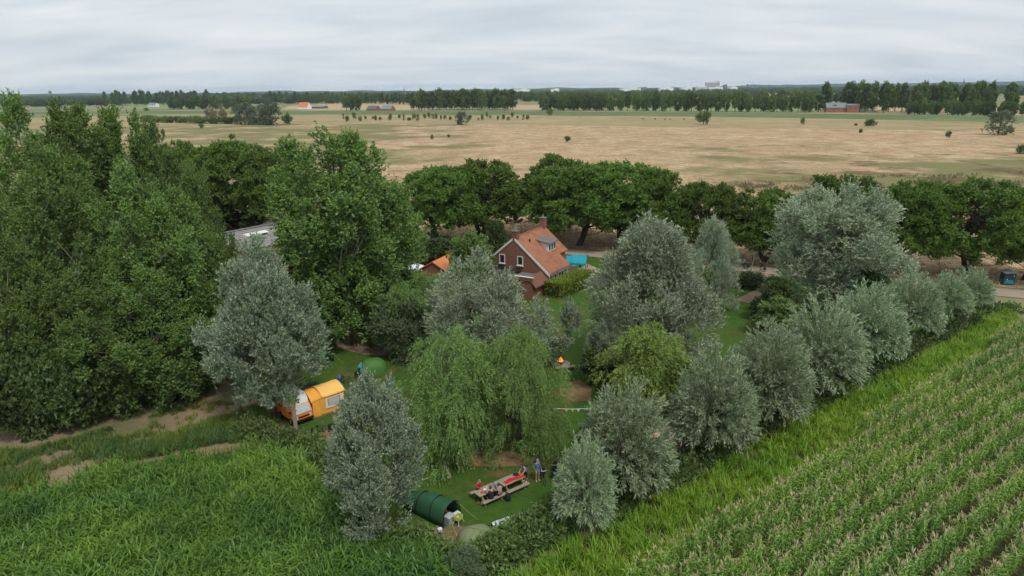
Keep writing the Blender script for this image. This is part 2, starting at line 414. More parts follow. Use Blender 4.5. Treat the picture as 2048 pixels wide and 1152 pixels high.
class MB:
    """collects simple solids into ONE mesh"""
    def __init__(s):
        s.v, s.f = [], []
    def add(s, vs, fs):
        b = len(s.v)
        s.v += [tuple(x) for x in vs]
        s.f += [tuple(b + i for i in f) for f in fs]
        return s
    def box(s, c, d, rot=None, taper=1.0):
        hx, hy, hz = d[0] / 2, d[1] / 2, d[2] / 2
        vs = []
        for z in (-hz, hz):
            k = taper if z > 0 else 1.0
            for x, y in ((-hx, -hy), (hx, -hy), (hx, hy), (-hx, hy)):
                p = Vector((x * k, y * k, z))
                if rot:
                    p = Euler(rot).to_matrix() @ p
                vs.append(p + Vector(c))
        return s.add(vs, [(0, 3, 2, 1), (4, 5, 6, 7), (0, 1, 5, 4), (1, 2, 6, 5), (2, 3, 7, 6), (3, 0, 4, 7)])
    def tube(s, pts, r, n=6, cap=True):
        pts = [Vector(p) for p in pts]
        if isinstance(r, (int, float)):
            r = [r] * len(pts)
        b = len(s.v)
        ref = None
        for i, p in enumerate(pts):
            d = (pts[min(i + 1, len(pts) - 1)] - pts[max(i - 1, 0)])
            d = d.normalized() if d.length > 1e-9 else Vector((0, 0, 1))
            if ref is None or abs(ref.dot(d)) > 0.95:
                ref = Vector((1, 0, 0)) if abs(d.x) < 0.8 else Vector((0, 1, 0))
            a = (ref - d * ref.dot(d)).normalized()
            ref = a
            c = d.cross(a)
            for j in range(n):
                t = 2 * math.pi * j / n
                s.v.append(tuple(p + (a * math.cos(t) + c * math.sin(t)) * r[i]))
        for i in range(len(pts) - 1):
            for j in range(n):
                k = (j + 1) % n
                s.f.append((b + i * n + j, b + i * n + k, b + (i + 1) * n + k, b + (i + 1) * n + j))
        if cap:
            s.f.append(tuple(b + j for j in reversed(range(n))))
            e_ = b + (len(pts) - 1) * n
            s.f.append(tuple(e_ + j for j in range(n)))
        return s
    def ring(s, c, rad, r, axis='y', n=20, m=5, rot=None):
        c = Vector(c)
        b = len(s.v)
        for i in range(n):
            t = 2 * math.pi * i / n
            for j in range(m):
                q = 2 * math.pi * j / m
                rr = rad + r * math.cos(q)
                p = Vector((rr * math.cos(t), r * math.sin(q), rr * math.sin(t)))
                if axis == 'z':
                    p = Vector((p.x, p.z, p.y))
                if rot:
                    p = Euler(rot).to_matrix() @ p
                s.v.append(tuple(c + p))
        for i in range(n):
            for j in range(m):
                i2, j2 = (i + 1) % n, (j + 1) % m
                s.f.append((b + i * m + j, b + i2 * m + j, b + i2 * m + j2, b + i * m + j2))
        return s
    def ball(s, c, r, n=10, m=6):
        if isinstance(r, (int, float)):
            r = (r, r, r)
        b = len(s.v)
        for i in range(m + 1):
            a = math.pi * i / m
            for j in range(n):
                t = 2 * math.pi * j / n
                s.v.append((c[0] + r[0] * math.sin(a) * math.cos(t), c[1] + r[1] * math.sin(a) * math.sin(t), c[2] + r[2] * math.cos(a)))
        for i in range(m):
            for j in range(n):
                k = (j + 1) % n
                s.f.append((b + i * n + j, b + (i + 1) * n + j, b + (i + 1) * n + k, b + i * n + k))
        return s
    def grid(s, fn, nu, nv):
        b = len(s.v)
        for i in range(nu + 1):
            for j in range(nv + 1):
                s.v.append(tuple(fn(i / nu, j / nv)))
        for i in range(nu):
            for j in range(nv):
                a = b + i * (nv + 1) + j
                s.f.append((a, a + nv + 1, a + nv + 2, a + 1))
        return s
    def build(s, name, m, parent=None, loc=None, smooth=False, solid=0.0):
        me = bpy.data.meshes.new(name)
        me.from_pydata(s.v, [], s.f)
        for mm in (m if isinstance(m, (list, tuple)) else [m]):
            me.materials.append(MATS[mm])
        if smooth:
            me.polygons.foreach_set('use_smooth', [True] * len(me.polygons))
        me.update()
        o = link(name, me, parent, loc)
        if solid:
            md = o.modifiers.new('thickness', 'SOLIDIFY')
            md.thickness = solid
        return o
def bevel(o, wd=0.02, seg=2):
    md = o.modifiers.new('bevel', 'BEVEL')
    md.width, md.segments, md.limit_method = wd, seg, 'ANGLE'
    return o
def sheet(name, pts, z, m, kind='structure', label=None):
    bm = bmesh.new()
    vs = [bm.verts.new((p[0], p[1], z)) for p in pts]
    f = bm.faces.new(vs)
    if f.normal.z < 0:
        f.normal_flip()
    bm.normal_update()
    bmesh.ops.triangulate(bm, faces=bm.faces[:])
    for f in bm.faces:
        if f.normal.z < 0:
            f.normal_flip()
    me = bpy.data.meshes.new(name)
    bm.to_mesh(me)
    bm.free()
    me.materials.append(MATS[m])
    o = link(name, me)
    return tag(o, label, None, None, kind)
def ribbon(name, pts, width, z, m, kind='structure', wob=0.0):
    P = [Vector((p[0], p[1], 0)) for p in pts]
    fine = []
    for i in range(len(P) - 1):
        p0, p1, p2, p3 = P[max(i - 1, 0)], P[i], P[i + 1], P[min(i + 2, len(P) - 1)]
        for k in range(8):
            t = k / 8
            fine.append(0.5 * ((2 * p1) + (p2 - p0) * t + (2 * p0 - 5 * p1 + 4 * p2 - p3) * t * t + (3 * p1 - p0 - 3 * p2 + p3) * t ** 3))
    fine.append(P[-1])
    mb = MB()
    for i, p in enumerate(fine):
        d = (fine[min(i + 1, len(fine) - 1)] - fine[max(i - 1, 0)]).normalized()
        nrm = Vector((-d.y, d.x, 0))
        wl = width / 2 * (1 + wob * random.uniform(-1, 1))
        wr = width / 2 * (1 + wob * random.uniform(-1, 1))
        mb.v.append(tuple(p - nrm * wr + Vector((0, 0, z))))
        mb.v.append(tuple(p + nrm * wl + Vector((0, 0, z))))
    for i in range(len(fine) - 1):
        mb.f.append((2 * i, 2 * i + 2, 2 * i + 3, 2 * i + 1))
    o = mb.build(name, m)
    return tag(o, None, None, None, kind)
def inpoly(P, poly):
    x, y = P[:, 0], P[:, 1]
    c = np.zeros(len(P), bool)
    j = len(poly) - 1
    for i in range(len(poly)):
        xi, yi, xj, yj = poly[i][0], poly[i][1], poly[j][0], poly[j][1]
        hit = ((yi > y) != (yj > y)) & (x < (xj - xi) * (y - yi) / (yj - yi + 1e-12) + xi)
        c ^= hit
        j = i
    return c
def unit(A):
    return A / (np.linalg.norm(A, axis=1, keepdims=True) + 1e-9)
def leaf_arrays(P, D, L, B, r, cup=0.12):
    """one pointed leaf (a triangle) per row: base P, direction D, length L, half width B"""
    n = len(P)
    rv = r.normal(size=(n, 3))
    Wd = unit(np.cross(D, rv))
    L = np.broadcast_to(np.asarray(L, float).reshape(-1, 1), (n, 1))
    B = np.broadcast_to(np.asarray(B, float).reshape(-1, 1), (n, 1))
    V = np.stack([P + Wd * B, P + D * L, P - Wd * B + D * L * cup], 1).reshape(-1, 3)
    return V, np.arange(3 * n).reshape(n, 3)

# ------------------------------------------------------------------ tree growing
def spire(u):      # conical white willow
    return np.where(u < 0.3, 0.58 + 0.42 * u / 0.3, (1 - (np.clip(u - 0.3, 0, 1) / 0.7) ** 1.45) * 0.97 + 0.03)
def egg(u):
    return np.sqrt(np.clip(1 - (1.75 * (u - 0.42)) ** 2, 0.02, 1)) * (1 - 0.15 * u)
def pear(u):       # willow with a drawn out top
    return np.where(u < 0.32, 0.7 + 0.3 * u / 0.32, (1 - ((np.clip(u, 0.32, 1) - 0.32) / 0.68) ** 1.7) * 0.9 + 0.1)
def dome(u):
    return np.sqrt(np.clip(1 - (np.clip(u - 0.25, 0, 1) / 0.75) ** 2.2, 0.0, 1)) * (0.72 + 0.28 * np.clip(u / 0.25, 0, 1))
def tallp(u):      # poplar: broad flame with a ragged top
    return np.where(u < 0.35, 0.72 + 0.28 * u / 0.35, (1 - ((np.clip(u, 0.35, 1) - 0.35) / 0.65) ** 2.3) * 0.85 + 0.15)
def ball_(u):
    return np.sqrt(np.clip(1 - (2 * u - 1) ** 2, 0.03, 1))
def grow(name, seed, h, Rr, prof, h0, ncl, clr, shoots, slen, nleaf, ll, lb, up, out, spread, leaf, bark, tr=0.35, limbs=9, weep=0.0, lobes=0.2, inner=0.5, trunk_top=0.8, split=True, cz=1.0, lean=0.0, twigs=True, jitter=0.4, forks=1, nb=16, br=0.38, bz=1.2, spindle=0.0):
    r = np.random.default_rng(seed)
    # boughs: big lobes of the crown; clumps of shoots fill each bough, mostly near its skin
    u = r.random(nb * 8)
    u = u[r.random(len(u)) < (prof(u) + 0.15) / 1.15][:nb]
    nb = len(u)
    u = np.sort(u)
    th = np.arange(nb) * 2.399 + r.normal(size=nb) * 0.5
    bs = br * Rr * (0.75 + 0.5 * r.random(nb)) * (0.55 + 0.45 * prof(u))
    hz = np.minimum(bs * bz, (h - h0) * 0.3)
    rad = np.maximum(Rr * prof(u) * (1 + lobes * r.normal(size=nb) * 0.5) - bs * 0.8, 0) * (0.75 + 0.25 * r.random(nb))
    zz = np.clip(h0 + (h - h0) * u, h0 + hz * 0.75, h - hz * (0.95 + 0.9 * r.random(nb)))
    B = np.stack([rad * np.cos(th) + lean * u, rad * np.sin(th), zz], 1)
    B[-1] = (B[-1][0] * 0.2, B[-1][1] * 0.2, h - hz[-1])
    bi = r.choice(nb, ncl, p=bs ** 2 * bz / (bs ** 2 * bz).sum())
    bo = unit(r.normal(size=(ncl, 3)))
    bo[:, 2] = np.where(r.random(ncl) < 0.5, np.abs(bo[:, 2]), bo[:, 2])
    bo[:, :2] *= (1 - spindle * np.clip(bo[:, 2:3], 0, 1) ** 1.5)
    bd = (inner + (1 - inner) * r.random((ncl, 1)) ** 0.5)
    C = B[bi] + bo * bd * np.stack([bs[bi], bs[bi], hz[bi]], 1)
    C[:, 2] = np.clip(C[:, 2], h0 * 0.8, h - 0.2)
    n = ncl
    # limbs
    mb = MB()
    nodesP = []
    for q in range(forks):
        a0 = r.random() * 6.28
        fo = 0.0 if forks == 1 else Rr * 0.42
        tp = []
        for k in range(7):
            t = k / 6
            tp.append((fo * t ** 0.8 * math.cos(a0 + q * 6.28 / forks) + r.normal() * 0.02 * h * t * 0.5 + lean * t, fo * t ** 0.8 * math.sin(a0 + q * 6.28 / forks) + r.normal() * 0.02 * h * t * 0.5, h * trunk_top * t))
        mb.tube(tp, [tr * (1.25 if k == 0 else 1) * (1 - 0.85 * k / 6) / (1 if forks == 1 else 1.3) for k in range(7)], 8)
        nodesP += [Vector(p) for p in tp[1:]]
        for i in range(limbs):
            t = 0.22 + 0.6 * (i + r.random()) / limbs
            k = min(int(t * 6), 5)
            s0 = Vector(tp[k]).lerp(Vector(tp[k + 1]), t * 6 - k)
            tgt = C[r.integers(n)]
            for _ in range(4):
                c2 = C[r.integers(n)]
                if c2[2] > s0.z + 0.08 * h and (tgt[2] <= s0.z + 0.08 * h or abs(c2[2] - s0.z - 0.3 * h) < abs(tgt[2] - s0.z - 0.3 * h)):
                    tgt = c2
            e1 = Vector(tgt)
            mid = s0.lerp(e1, 0.5) + Vector((r.normal() * 0.03 * h, r.normal() * 0.03 * h, -0.03 * h))
            pts = [s0, s0.lerp(mid, 0.55) + Vector((0, 0, 0.01 * h)), mid, mid.lerp(e1, 0.5) + Vector((0, 0, 0.01 * h)), e1]
            r0 = tr * 0.42 * (1 - 0.5 * t)
            mb.tube(pts, [r0, r0 * 0.8, r0 * 0.6, r0 * 0.4, r0 * 0.15], 5, False)
            nodesP += pts[1:]
    NP = np.array([tuple(p) for p in nodesP])
    if twigs:
        for c in C[:: max(1, n // 160)]:
            d = np.linalg.norm(NP - c, axis=1) + np.where(NP[:, 2] > c[2], 3.0, 0.0)
            s0 = Vector(NP[int(np.argmin(d))])
            e1 = Vector(c)
            mid = s0.lerp(e1, 0.5) + Vector((0, 0, -0.08 * (e1 - s0).length))
            rr = tr * 0.09
            mb.tube([s0, mid, e1], [rr, rr * 0.7, rr * 0.3], 4, False)
    tme = bpy.data.meshes.new(name + '_trunk')
    tme.from_pydata(mb.v, [], mb.f)
    tme.materials.append(MATS[bark])
    tme.polygons.foreach_set('use_smooth', [True] * len(tme.polygons))
    # shoots
    ci = np.repeat(np.arange(n), shoots)
    m = len(ci)
    off = unit(r.normal(size=(m, 3))) * (clr * r.random((m, 1)) ** 0.5)
    off[:, 2] *= cz
    S = C[ci] + off
    ax = np.stack([S[:, 0], S[:, 1], np.zeros(m)], 1)
    outv = unit(ax) * np.clip(np.linalg.norm(ax, axis=1, keepdims=True) / (0.4 * Rr), 0, 1)
    D = unit(outv * out * 0.6 + bo[ci] * out * 0.9 + np.array([0, 0, 1.0]) * up + unit(off) * 0.4 + r.normal(size=(m, 3)) * spread)
    SL = slen * (0.6 + 0.8 * r.random((m, 1)))
    ctint = r.random(n) * 0.28 + r.random(nb)[bi] * 0.26
    li = np.repeat(np.arange(m), nleaf)
    t = r.random((len(li), 1))
    bend = np.array([0, 0, -1.0]) * weep * t ** 1.6
    P = S[li] + D[li] * SL[li] * t + bend * SL[li]
    P += r.normal(size=P.shape) * 0.03
    LD = unit(D[li] * (1 - 0.0 * t) + r.normal(size=(len(li), 3)) * jitter + bend * 1.2)
    LL = ll * (0.65 + 0.7 * r.random(len(li)))
    V, Fq = leaf_arrays(P, LD, LL, LL * (lb / ll), r)
    tint = np.clip(ctint[ci][li] + r.random(m)[li] * 0.28 + r.random(len(li)) * 0.3 - 0.04, 0, 1)
    if split:
        return tme, np_mesh(name + '_crown', V, Fq, [leaf], tint)
    # one mesh, trunk and crown, for far trees
    tv = np.array(mb.v)
    tf = [t3 for f in mb.f if len(f) == 4 for t3 in ((f[0], f[1], f[2]), (f[0], f[2], f[3]))]
    base = len(V)
    Vall = np.concatenate([V, tv])
    Fall = np.concatenate([Fq, np.array(tf) + base])
    return np_mesh(name, Vall, Fall, [leaf, bark], np.concatenate([tint, np.zeros(len(tf))]), np.concatenate([np.zeros(len(Fq)), np.ones(len(tf))]).astype(int))
def grow_pollard(name, seed, h, Rr, leaf='leaf_pollard', rods=330, per=22, ll=0.22, lb=0.036):
    """short thick bole, a knobbly head and a mop of long straight rods"""
    r = np.random.default_rng(seed)
    hh = 0.27 * h
    mb = MB()
    mb.tube([(0, 0, 0), (0.02, 0, hh * 0.5), (0, 0.02, hh), (0, 0, hh * 1.15)], [0.26, 0.22, 0.27, 0.2], 9)
    mb.ball((0, 0, hh), (0.42, 0.42, 0.32), 9, 5)
    Ps, Ds, Ts = [], [], []
    for i in range(rods):
        z = -0.16 + 1.16 * ((i + r.random()) / rods) ** 0.9
        a = r.random() * 6.28
        q = math.sqrt(max(0, 1 - z * z))
        d = np.array([q * math.cos(a), q * math.sin(a), z])
        top = h - hh
        ln = 1 / math.sqrt((q / Rr) ** 2 + (z / (top if z > 0 else top * 0.75)) ** 2) * (0.86 + 0.17 * r.random())
        s0 = np.array([0.3 * d[0], 0.3 * d[1], hh + 0.15 * abs(d[2])])
        # rods leave steeply, then arch outwards and hang a little at the tip
        d0 = d + np.array([0, 0, 0.8])
        d0 /= np.linalg.norm(d0)
        e1 = s0 + d * ln + np.array([0, 0, 0.07 * ln])
        c1 = s0 + d0 * ln * 0.55
        if i % 4 == 0:
            mb.tube([s0, s0 * 0.25 + c1 * 0.5 + e1 * 0.25, e1], [0.035, 0.022, 0.006], 4, False)
        t = 0.3 + 0.7 * r.random(per) ** 0.6
        t = t[:, None]
        pos = (1 - t) ** 2 * s0 + 2 * t * (1 - t) * c1 + t * t * e1
        tan = unit(2 * (1 - t) * (c1 - s0) + 2 * t * (e1 - c1))
        side = unit(r.normal(size=(per, 3)))
        sd_ = unit(tan * 1.0 + side * 0.6)
        k = 9
        tt = r.random((per, k, 1))
        sl = (0.3 + 0.35 * r.random((per, 1, 1)))
        PP = pos[:, None, :] + sd_[:, None, :] * sl * tt + np.array([0, 0, -0.12]) * tt * sl
        Ps.append(PP.reshape(-1, 3))
        DD = sd_[:, None, :] + r.normal(size=(per, k, 3)) * 0.30
        Ds.append(unit(DD.reshape(-1, 3)))
        Ts.append(np.full(per * k, r.random() * 0.45) + np.repeat(r.random(per) * 0.25, k))
    P, D, T = np.concatenate(Ps), np.concatenate(Ds), np.concatenate(Ts)
    LL = ll * (0.65 + 0.7 * r.random(len(P)))
    V, Fq = leaf_arrays(P, D, LL, LL * lb / ll, r)
    T = np.clip(T + r.random(len(P)) * 0.32, 0, 1)
    tme = bpy.data.meshes.new(name + '_trunk')
    tme.from_pydata(mb.v, [], mb.f)
    tme.materials.append(MATS['bark_willow'])
    tme.polygons.foreach_set('use_smooth', [True] * len(tme.polygons))
    return tme, np_mesh(name + '_crown', V, Fq, [leaf], T)

PROTO = {}
def reg(kind, h, Rr, meshes):
    PROTO.setdefault(kind, []).append((h, Rr, meshes))
for s in range(2):
    reg('columnar', 16, 4.9, grow('columnar', 30 + s, 16, 4.7, spire, 2.2, 560, 0.55, 20, 0.55, 13, 0.20, 0.045, 1.1, 0.6, 0.35, 'leaf_columnar', 'bark_willow', tr=0.22, limbs=16, lobes=0.2, inner=0.35, trunk_top=0.85, cz=1.4, nb=44, br=0.28, bz=2.3, spindle=0.7))
for s in range(3):
    reg('silver', 15, 6.4, grow('silver', 40 + s, 15, 6.6, egg if s == 1 else pear, 0.6, 480, 0.65, 21, 0.85, 16, 0.23, 0.038, 0.75, 0.7, 0.33, 'leaf_silver', 'bark_willow', tr=0.33, limbs=14, lobes=0.35, inner=0.45, trunk_top=0.7, cz=1.15, weep=0.22, forks=2, nb=30, br=0.31, bz=1.6, spindle=0.5))
for s in range(3):
    reg('pollard', 8, 3.5, grow_pollard('pollard', 50 + s, 8, 3.4))
for s in range(2):
    reg('weeping', 11, 5.4, grow('weeping', 60 + s, 11, 5.6, egg, 0.5, 330, 0.45, 16, 1.05, 18, 0.20, 0.034, 0.1, 0.7, 0.30, 'leaf_weeping', 'bark_dark', tr=0.33, limbs=12, lobes=0.5, inner=0.5, trunk_top=0.75, weep=1.0, nb=40, br=0.27, bz=1.5))
reg('yellow', 8.5, 3.8, grow('yellow', 66, 8.5, 3.7, egg, 0.4, 270, 0.45, 15, 0.7, 16, 0.18, 0.033, 0.25, 0.65, 0.4, 'leaf_yellow', 'bark_dark', tr=0.2, limbs=12, lobes=0.5, inner=0.5, weep=0.65, nb=32, br=0.27, bz=1.3))
for s in range(3):
    reg('poplar', 27, 6.4, grow('poplar', 70 + s, 27, 6.3, tallp, 1.0, 620, 0.7, 21, 0.7, 14, 0.21, 0.085, 0.75, 0.5, 0.5, 'leaf_poplar', 'bark_grey', tr=0.40, limbs=30, lobes=0.6, inner=0.55, trunk_top=0.9, cz=1.5, jitter=0.8, nb=44, br=0.23, bz=2.7, spindle=0.6))
for s in range(3):
    reg('avenue', 15, 7.6, grow('avenue', 80 + s, 15, 7.6, dome, 3.2, 620, 0.6, 18, 0.5, 15, 0.225, 0.08, 0.6, 0.5, 0.55, 'leaf_avenue', 'bark_dark', tr=0.5, limbs=14, lobes=0.1, inner=0.6, trunk_top=0.75, forks=2, jitter=0.9, cz=0.8, nb=70, br=0.27, bz=0.9))
for s in range(2):
    reg('broadleaf', 9, 3.8, grow('broadleaf', 90 + s, 9, 3.6, egg, 0.3, 220, 0.6, 18, 0.45, 9, 0.24, 0.085, 0.5, 0.5, 0.55, 'leaf_dark', 'bark_dark', tr=0.2, limbs=10, lobes=0.25, inner=0.5, jitter=0.8, nb=22, br=0.34))
reg('bluegreen', 9, 3.8, grow('bluegreen', 94, 9, 3.6, egg, 0.3, 220, 0.6, 18, 0.55, 9, 0.23, 0.06, 0.6, 0.5, 0.5, 'leaf_blue', 'bark_dark', tr=0.2, limbs=10, lobes=0.25, inner=0.5, jitter=0.7, nb=22, br=0.34))
reg('brightleaf', 7, 3.0, grow('brightleaf', 95, 7, 2.9, egg, 0.3, 170, 0.55, 18, 0.45, 9, 0.22, 0.08, 0.5, 0.5, 0.55, 'leaf_poplar', 'bark_dark', tr=0.16, limbs=9, lobes=0.3, inner=0.5, jitter=0.8, nb=20, br=0.34))
for s in range(2):
    reg('shrub', 4, 2.4, grow('shrub', 96 + s, 4, 2.3, ball_, 0.0, 140, 0.45, 16, 0.4, 8, 0.22, 0.08, 0.5, 0.5, 0.6, 'leaf_dark', 'bark_dark', tr=0.09, limbs=8, lobes=0.25, inner=0.5, jitter=0.8, nb=16, br=0.4))
reg('sapling', 3.5, 1.1, grow('sapling', 99, 3.5, 1.0, egg, 0.9, 34, 0.3, 14, 0.5, 7, 0.24, 0.045, 0.8, 0.4, 0.4, 'leaf_silver', 'bark_willow', tr=0.05, limbs=6, lobes=0.3, inner=0.3, nb=8, br=0.4))
# far trees: coarse leaves, trunk and crown in one mesh
for s in range(3):
    reg('far_poplar', 25, 5.6, grow('far_poplar', 110 + s, 25, 5.6, egg, 3.5, 120, 1.3, 9, 1.0, 4, 1.25, 0.48, 0.6, 0.4, 0.6, 'leaf_far', 'bark_grey', tr=0.5, limbs=6, split=False, twigs=False, lobes=0.4, jitter=0.8, inner=0.4, nb=26, br=0.32, bz=1.9))
for s in range(3):
    reg('far_round', 20, 8, grow('far_round', 120 + s, 20, 7.8, egg, 2.0, 130, 1.4, 9, 1.0, 4, 1.3, 0.5, 0.4, 0.5, 0.6, 'leaf_far', 'bark_dark', tr=0.5, limbs=6, split=False, twigs=False, lobes=0.4, jitter=0.8, inner=0.4, nb=26, br=0.32, bz=1.3))
reg('far_willow', 16, 9, grow('far_willow', 125, 16, 8, egg, 0.0, 80, 1.6, 10, 1.0, 5, 0.9, 0.28, 0.5, 0.5, 0.5, 'leaf_far_grey', 'bark_dark', tr=0.4, limbs=6, split=False, twigs=False, lobes=0.35, jitter=0.6, inner=0.4))
reg('far_brown', 12, 7, grow('far_brown', 126, 12, 6.4, egg, 0.5, 60, 1.4, 9, 1.2, 5, 0.8, 0.2, 0.8, 0.5, 0.5, 'leaf_brownish', 'bark_grey', tr=0.3, limbs=9, split=False, twigs=False, lobes=0.3, inner=0.3))
for s in range(2):
    reg('far_bush', 4, 4, grow('far_bush', 130 + s, 4, 3.4, ball_, 0.0, 45, 0.8, 9, 0.6, 4, 0.6, 0.22, 0.5, 0.5, 0.6, 'leaf_far', 'bark_dark', tr=0.12, limbs=4, split=False, twigs=False, lobes=0.25, jitter=0.7, inner=0.4))
CNT = {}
def set_tree(kind, name, X, Y, ht, wid, label, cat, group=None, var=None, rz=None, z=0.0):
    k = CNT.get(kind, 0)
    CNT[kind] = k + 1
    h, Rr, me = PROTO[kind][(k if var is None else var) % len(PROTO[kind])]
    sxy = wid / (2 * Rr)
    if rz is None:
        rz = random.uniform(0, 6.28)
    if isinstance(me, tuple):
        root = thing(name, label, cat, (X, Y, z), rz, group, (sxy, sxy, ht / h))
        link('trunk', me[0], root)
        link('crown', me[1], root)
    else:
        root = link(name, me, None, (X, Y, z))
        root.rotation_euler = (0, 0, rz)
        root.scale = (sxy, sxy, ht / h)
        tag(root, label, cat, group)
    return root
def tree(kind, name, xt, yt, yb, wpx, label, cat='tree', group=None, var=None, rz=None):
    """xt, yt: pixel of the tip; yb: pixel row of the foot; wpx: crown width in pixels"""
    Y = G(xt, yb).y
    T = Z(xt, yt, Y)
    wid = wpx * depth((T.x, Y, T.z * 0.6)) / F
    return set_tree(kind, name, T.x, Y, T.z, wid, label, cat, group, var, rz)

# ================================================================== THE SETTING
def px(*pts):
    return [G(a, b) for a, b in pts]
def meadow_mat():
    m, t, b = nodes('meadow')
    ge = N(t, 'ShaderNodeNewGeometry')
    sp = N(t, 'ShaderNodeSeparateXYZ', {0: ge.outputs['Position']})
    def nz(scale, dtl, off, st=(1, 1, 1), rot=0):
        mpn = N(t, 'ShaderNodeMapping', {0: ge.outputs['Position'], 1: (off, off * 0.7, 0), 3: st})
        mpn.inputs['Rotation'].default_value = (0, 0, R(rot))
        return N(t, 'ShaderNodeTexNoise', {'Vector': mpn.outputs[0], 'Scale': scale, 'Detail': dtl, 'Roughness': 0.65}).outputs[0]
    def mr(v, a, b_, c, d):
        return N(t, 'ShaderNodeMapRange', {0: v, 1: a, 2: b_, 3: c, 4: d}).outputs[0]
    def mth(op, a, b_):
        return N(t, 'ShaderNodeMath', {0: a, 1: b_}, operation=op).outputs[0]
    c = mixc(t, mr(nz(0.012, 6, 3), 0.42, 0.6, 0, 0.8), (0.49, 0.35, 0.20), (0.41, 0.285, 0.155))
    c = mixc(t, mr(nz(0.035, 7, 11), 0.45, 0.6, 0, 0.8), c, (0.57, 0.43, 0.275))
    c = mixc(t, mr(nz(0.1, 8, 21), 0.46, 0.6, 0, 0.85), c, (0.31, 0.21, 0.12))
    c = mixc(t, mr(nz(0.8, 7, 31), 0.5, 0.64, 0, 0.7), c, (0.60, 0.46, 0.31))
    c = mixc(t, mr(nz(0.45, 8, 27), 0.5, 0.6, 0, 0.7), c, (0.29, 0.195, 0.11))
    # green weeds: to the west, and a broad patch to the east
    west = mr(sp.outputs[0], 5, -90, 0.0, 0.15)
    e1 = mr(sp.outputs[0], 50, 95, 0, 1)
    e2 = mr(sp.outputs[1], 360, 220, 0, 0.15)
    wgt = mth('ADD', mth('ADD', nz(0.02, 7, 41), west), mth('MULTIPLY', e1, e2))
    g = mixc(t, nz(0.3, 5, 51), (0.125, 0.135, 0.05), (0.255, 0.24, 0.11))
    c = mixc(t, mr(wgt, 0.56, 0.66, 0, 0.92), c, g)
    w2 = mth('ADD', nz(0.05, 6, 61), mth('MULTIPLY', e1, e2))
    c = mixc(t, mr(w2, 0.655, 0.73, 0, 0.85), c, (0.145, 0.098, 0.05))
    # mower tracks: a set of curved lines in the eastern part
    mpw = N(t, 'ShaderNodeMapping', {0: ge.outputs['Position']})
    mpw.inputs['Rotation'].default_value = (0, 0, R(-24))
    wv = N(t, 'ShaderNodeTexWave', {'Vector': mpw.outputs[0], 'Scale': 0.07, 'Distortion': 1.6, 'Detail': 1.0, 'Detail Scale': 0.15}, bands_direction='X')
    zx = mth('MULTIPLY', mr(sp.outputs[0], 45, 60, 0, 1), mr(sp.outputs[0], 125, 105, 0, 1))
    zy = mth('MULTIPLY', mr(sp.outputs[1], 130, 160, 0, 1), mr(sp.outputs[1], 420, 330, 0, 1))
    c = mixc(t, mth('MULTIPLY', mth('MULTIPLY', zx, zy), mr(wv.outputs['Fac'], 0.82, 0.98, 0, 0.55)), c, (0.22, 0.205, 0.09))
    t.links.new(c, b.inputs['Base Color'])
    b.inputs['Roughness'].default_value = 1.0
    b.inputs['Specular IOR Level'].default_value = 0.05
    bp = N(t, 'ShaderNodeBump', {'Strength': 1.0, 'Distance': 0.5, 'Height': nz(0.6, 8, 71)})
    t.links.new(bp.outputs[0], b.inputs['Normal'])
meadow_mat()
sheet('ground', [(-11500, -80), (11500, -80), (11500, 12000), (-11500, 12000)], 0.0, 'country')
RD0, RD1 = Vector((-19.2, 133.2, 0)), Vector((70.7, 90.1, 0))
rdir = (RD1 - RD0).normalized()
rnor = Vector((-rdir.y, rdir.x, 0))
if rnor.y < 0:
    rnor = -rnor
def road_at(s, off=0.0):                   # s metres along the road from RD0
    return RD0 + rdir * s + rnor * off
sheet('dry_meadow', [road_at(-190, 3.2), road_at(300, 3.2)] + px((2400, 268), (2048, 262), (1500, 256), (1000, 249), (600, 248), (300, 254)) + [Vector((-330, 300, 0))], 0.06, 'meadow')
sheet('pasture', px((2400, 267.5), (2048, 261.5), (1500, 255.5), (1000, 248.5), (600, 247.5), (300, 253.5), (60, 258), (60, 236), (300, 231), (600, 230), (1000, 231), (1500, 234), (2048, 241), (2400, 246)), 0.03, 'green_pasture')
mb = MB()
DK = [Z(a, b, G(a, b, 3.0).y) for a, b in ((-700, 233), (0, 225), (300, 222), (640, 222), (1000, 222.5), (1500, 225.5), (2048, 233.5), (2700, 243))]
for i, p in enumerate(DK):
    d = (DK[min(i + 1, len(DK) - 1)] - DK[max(i - 1, 0)])
    d.z = 0
    d.normalize()
    nn = Vector((-d.y, d.x, 0))
    for off, z in ((-34, 0.0), (-5, 2.6), (-3, 3.0), (3.5, 3.0), (20, 0.0)):
        q = p + nn * off
        mb.v.append((q.x, q.y, z + 0.02))
for i in range(len(DK) - 1):
    for j in range(4):
        a = i * 5 + j
        mb.f.append((a, a + 5, a + 6, a + 1))
tag(mb.build('dike_hill', 'dike_grass', smooth=True), kind='structure')
ribbon('dike_road', DK, 3.0, 3.08, 'dike_road')
ribbon('dike_path', [DK[6] + Vector((-95, -3, 0)), DK[6] + Vector((-60, -14, 0)), DK[6] + Vector((-20, -32, 0)), DK[6] + Vector((30, -60, 0))], 2.2, 0.0, 'dike_road').location.z = 1.75
ribbon('country_road', [road_at(-190), road_at(-60), road_at(0), road_at(50), road_at(100), road_at(170)], 4.2, 0.075, 'gravel_road', wob=0.05)
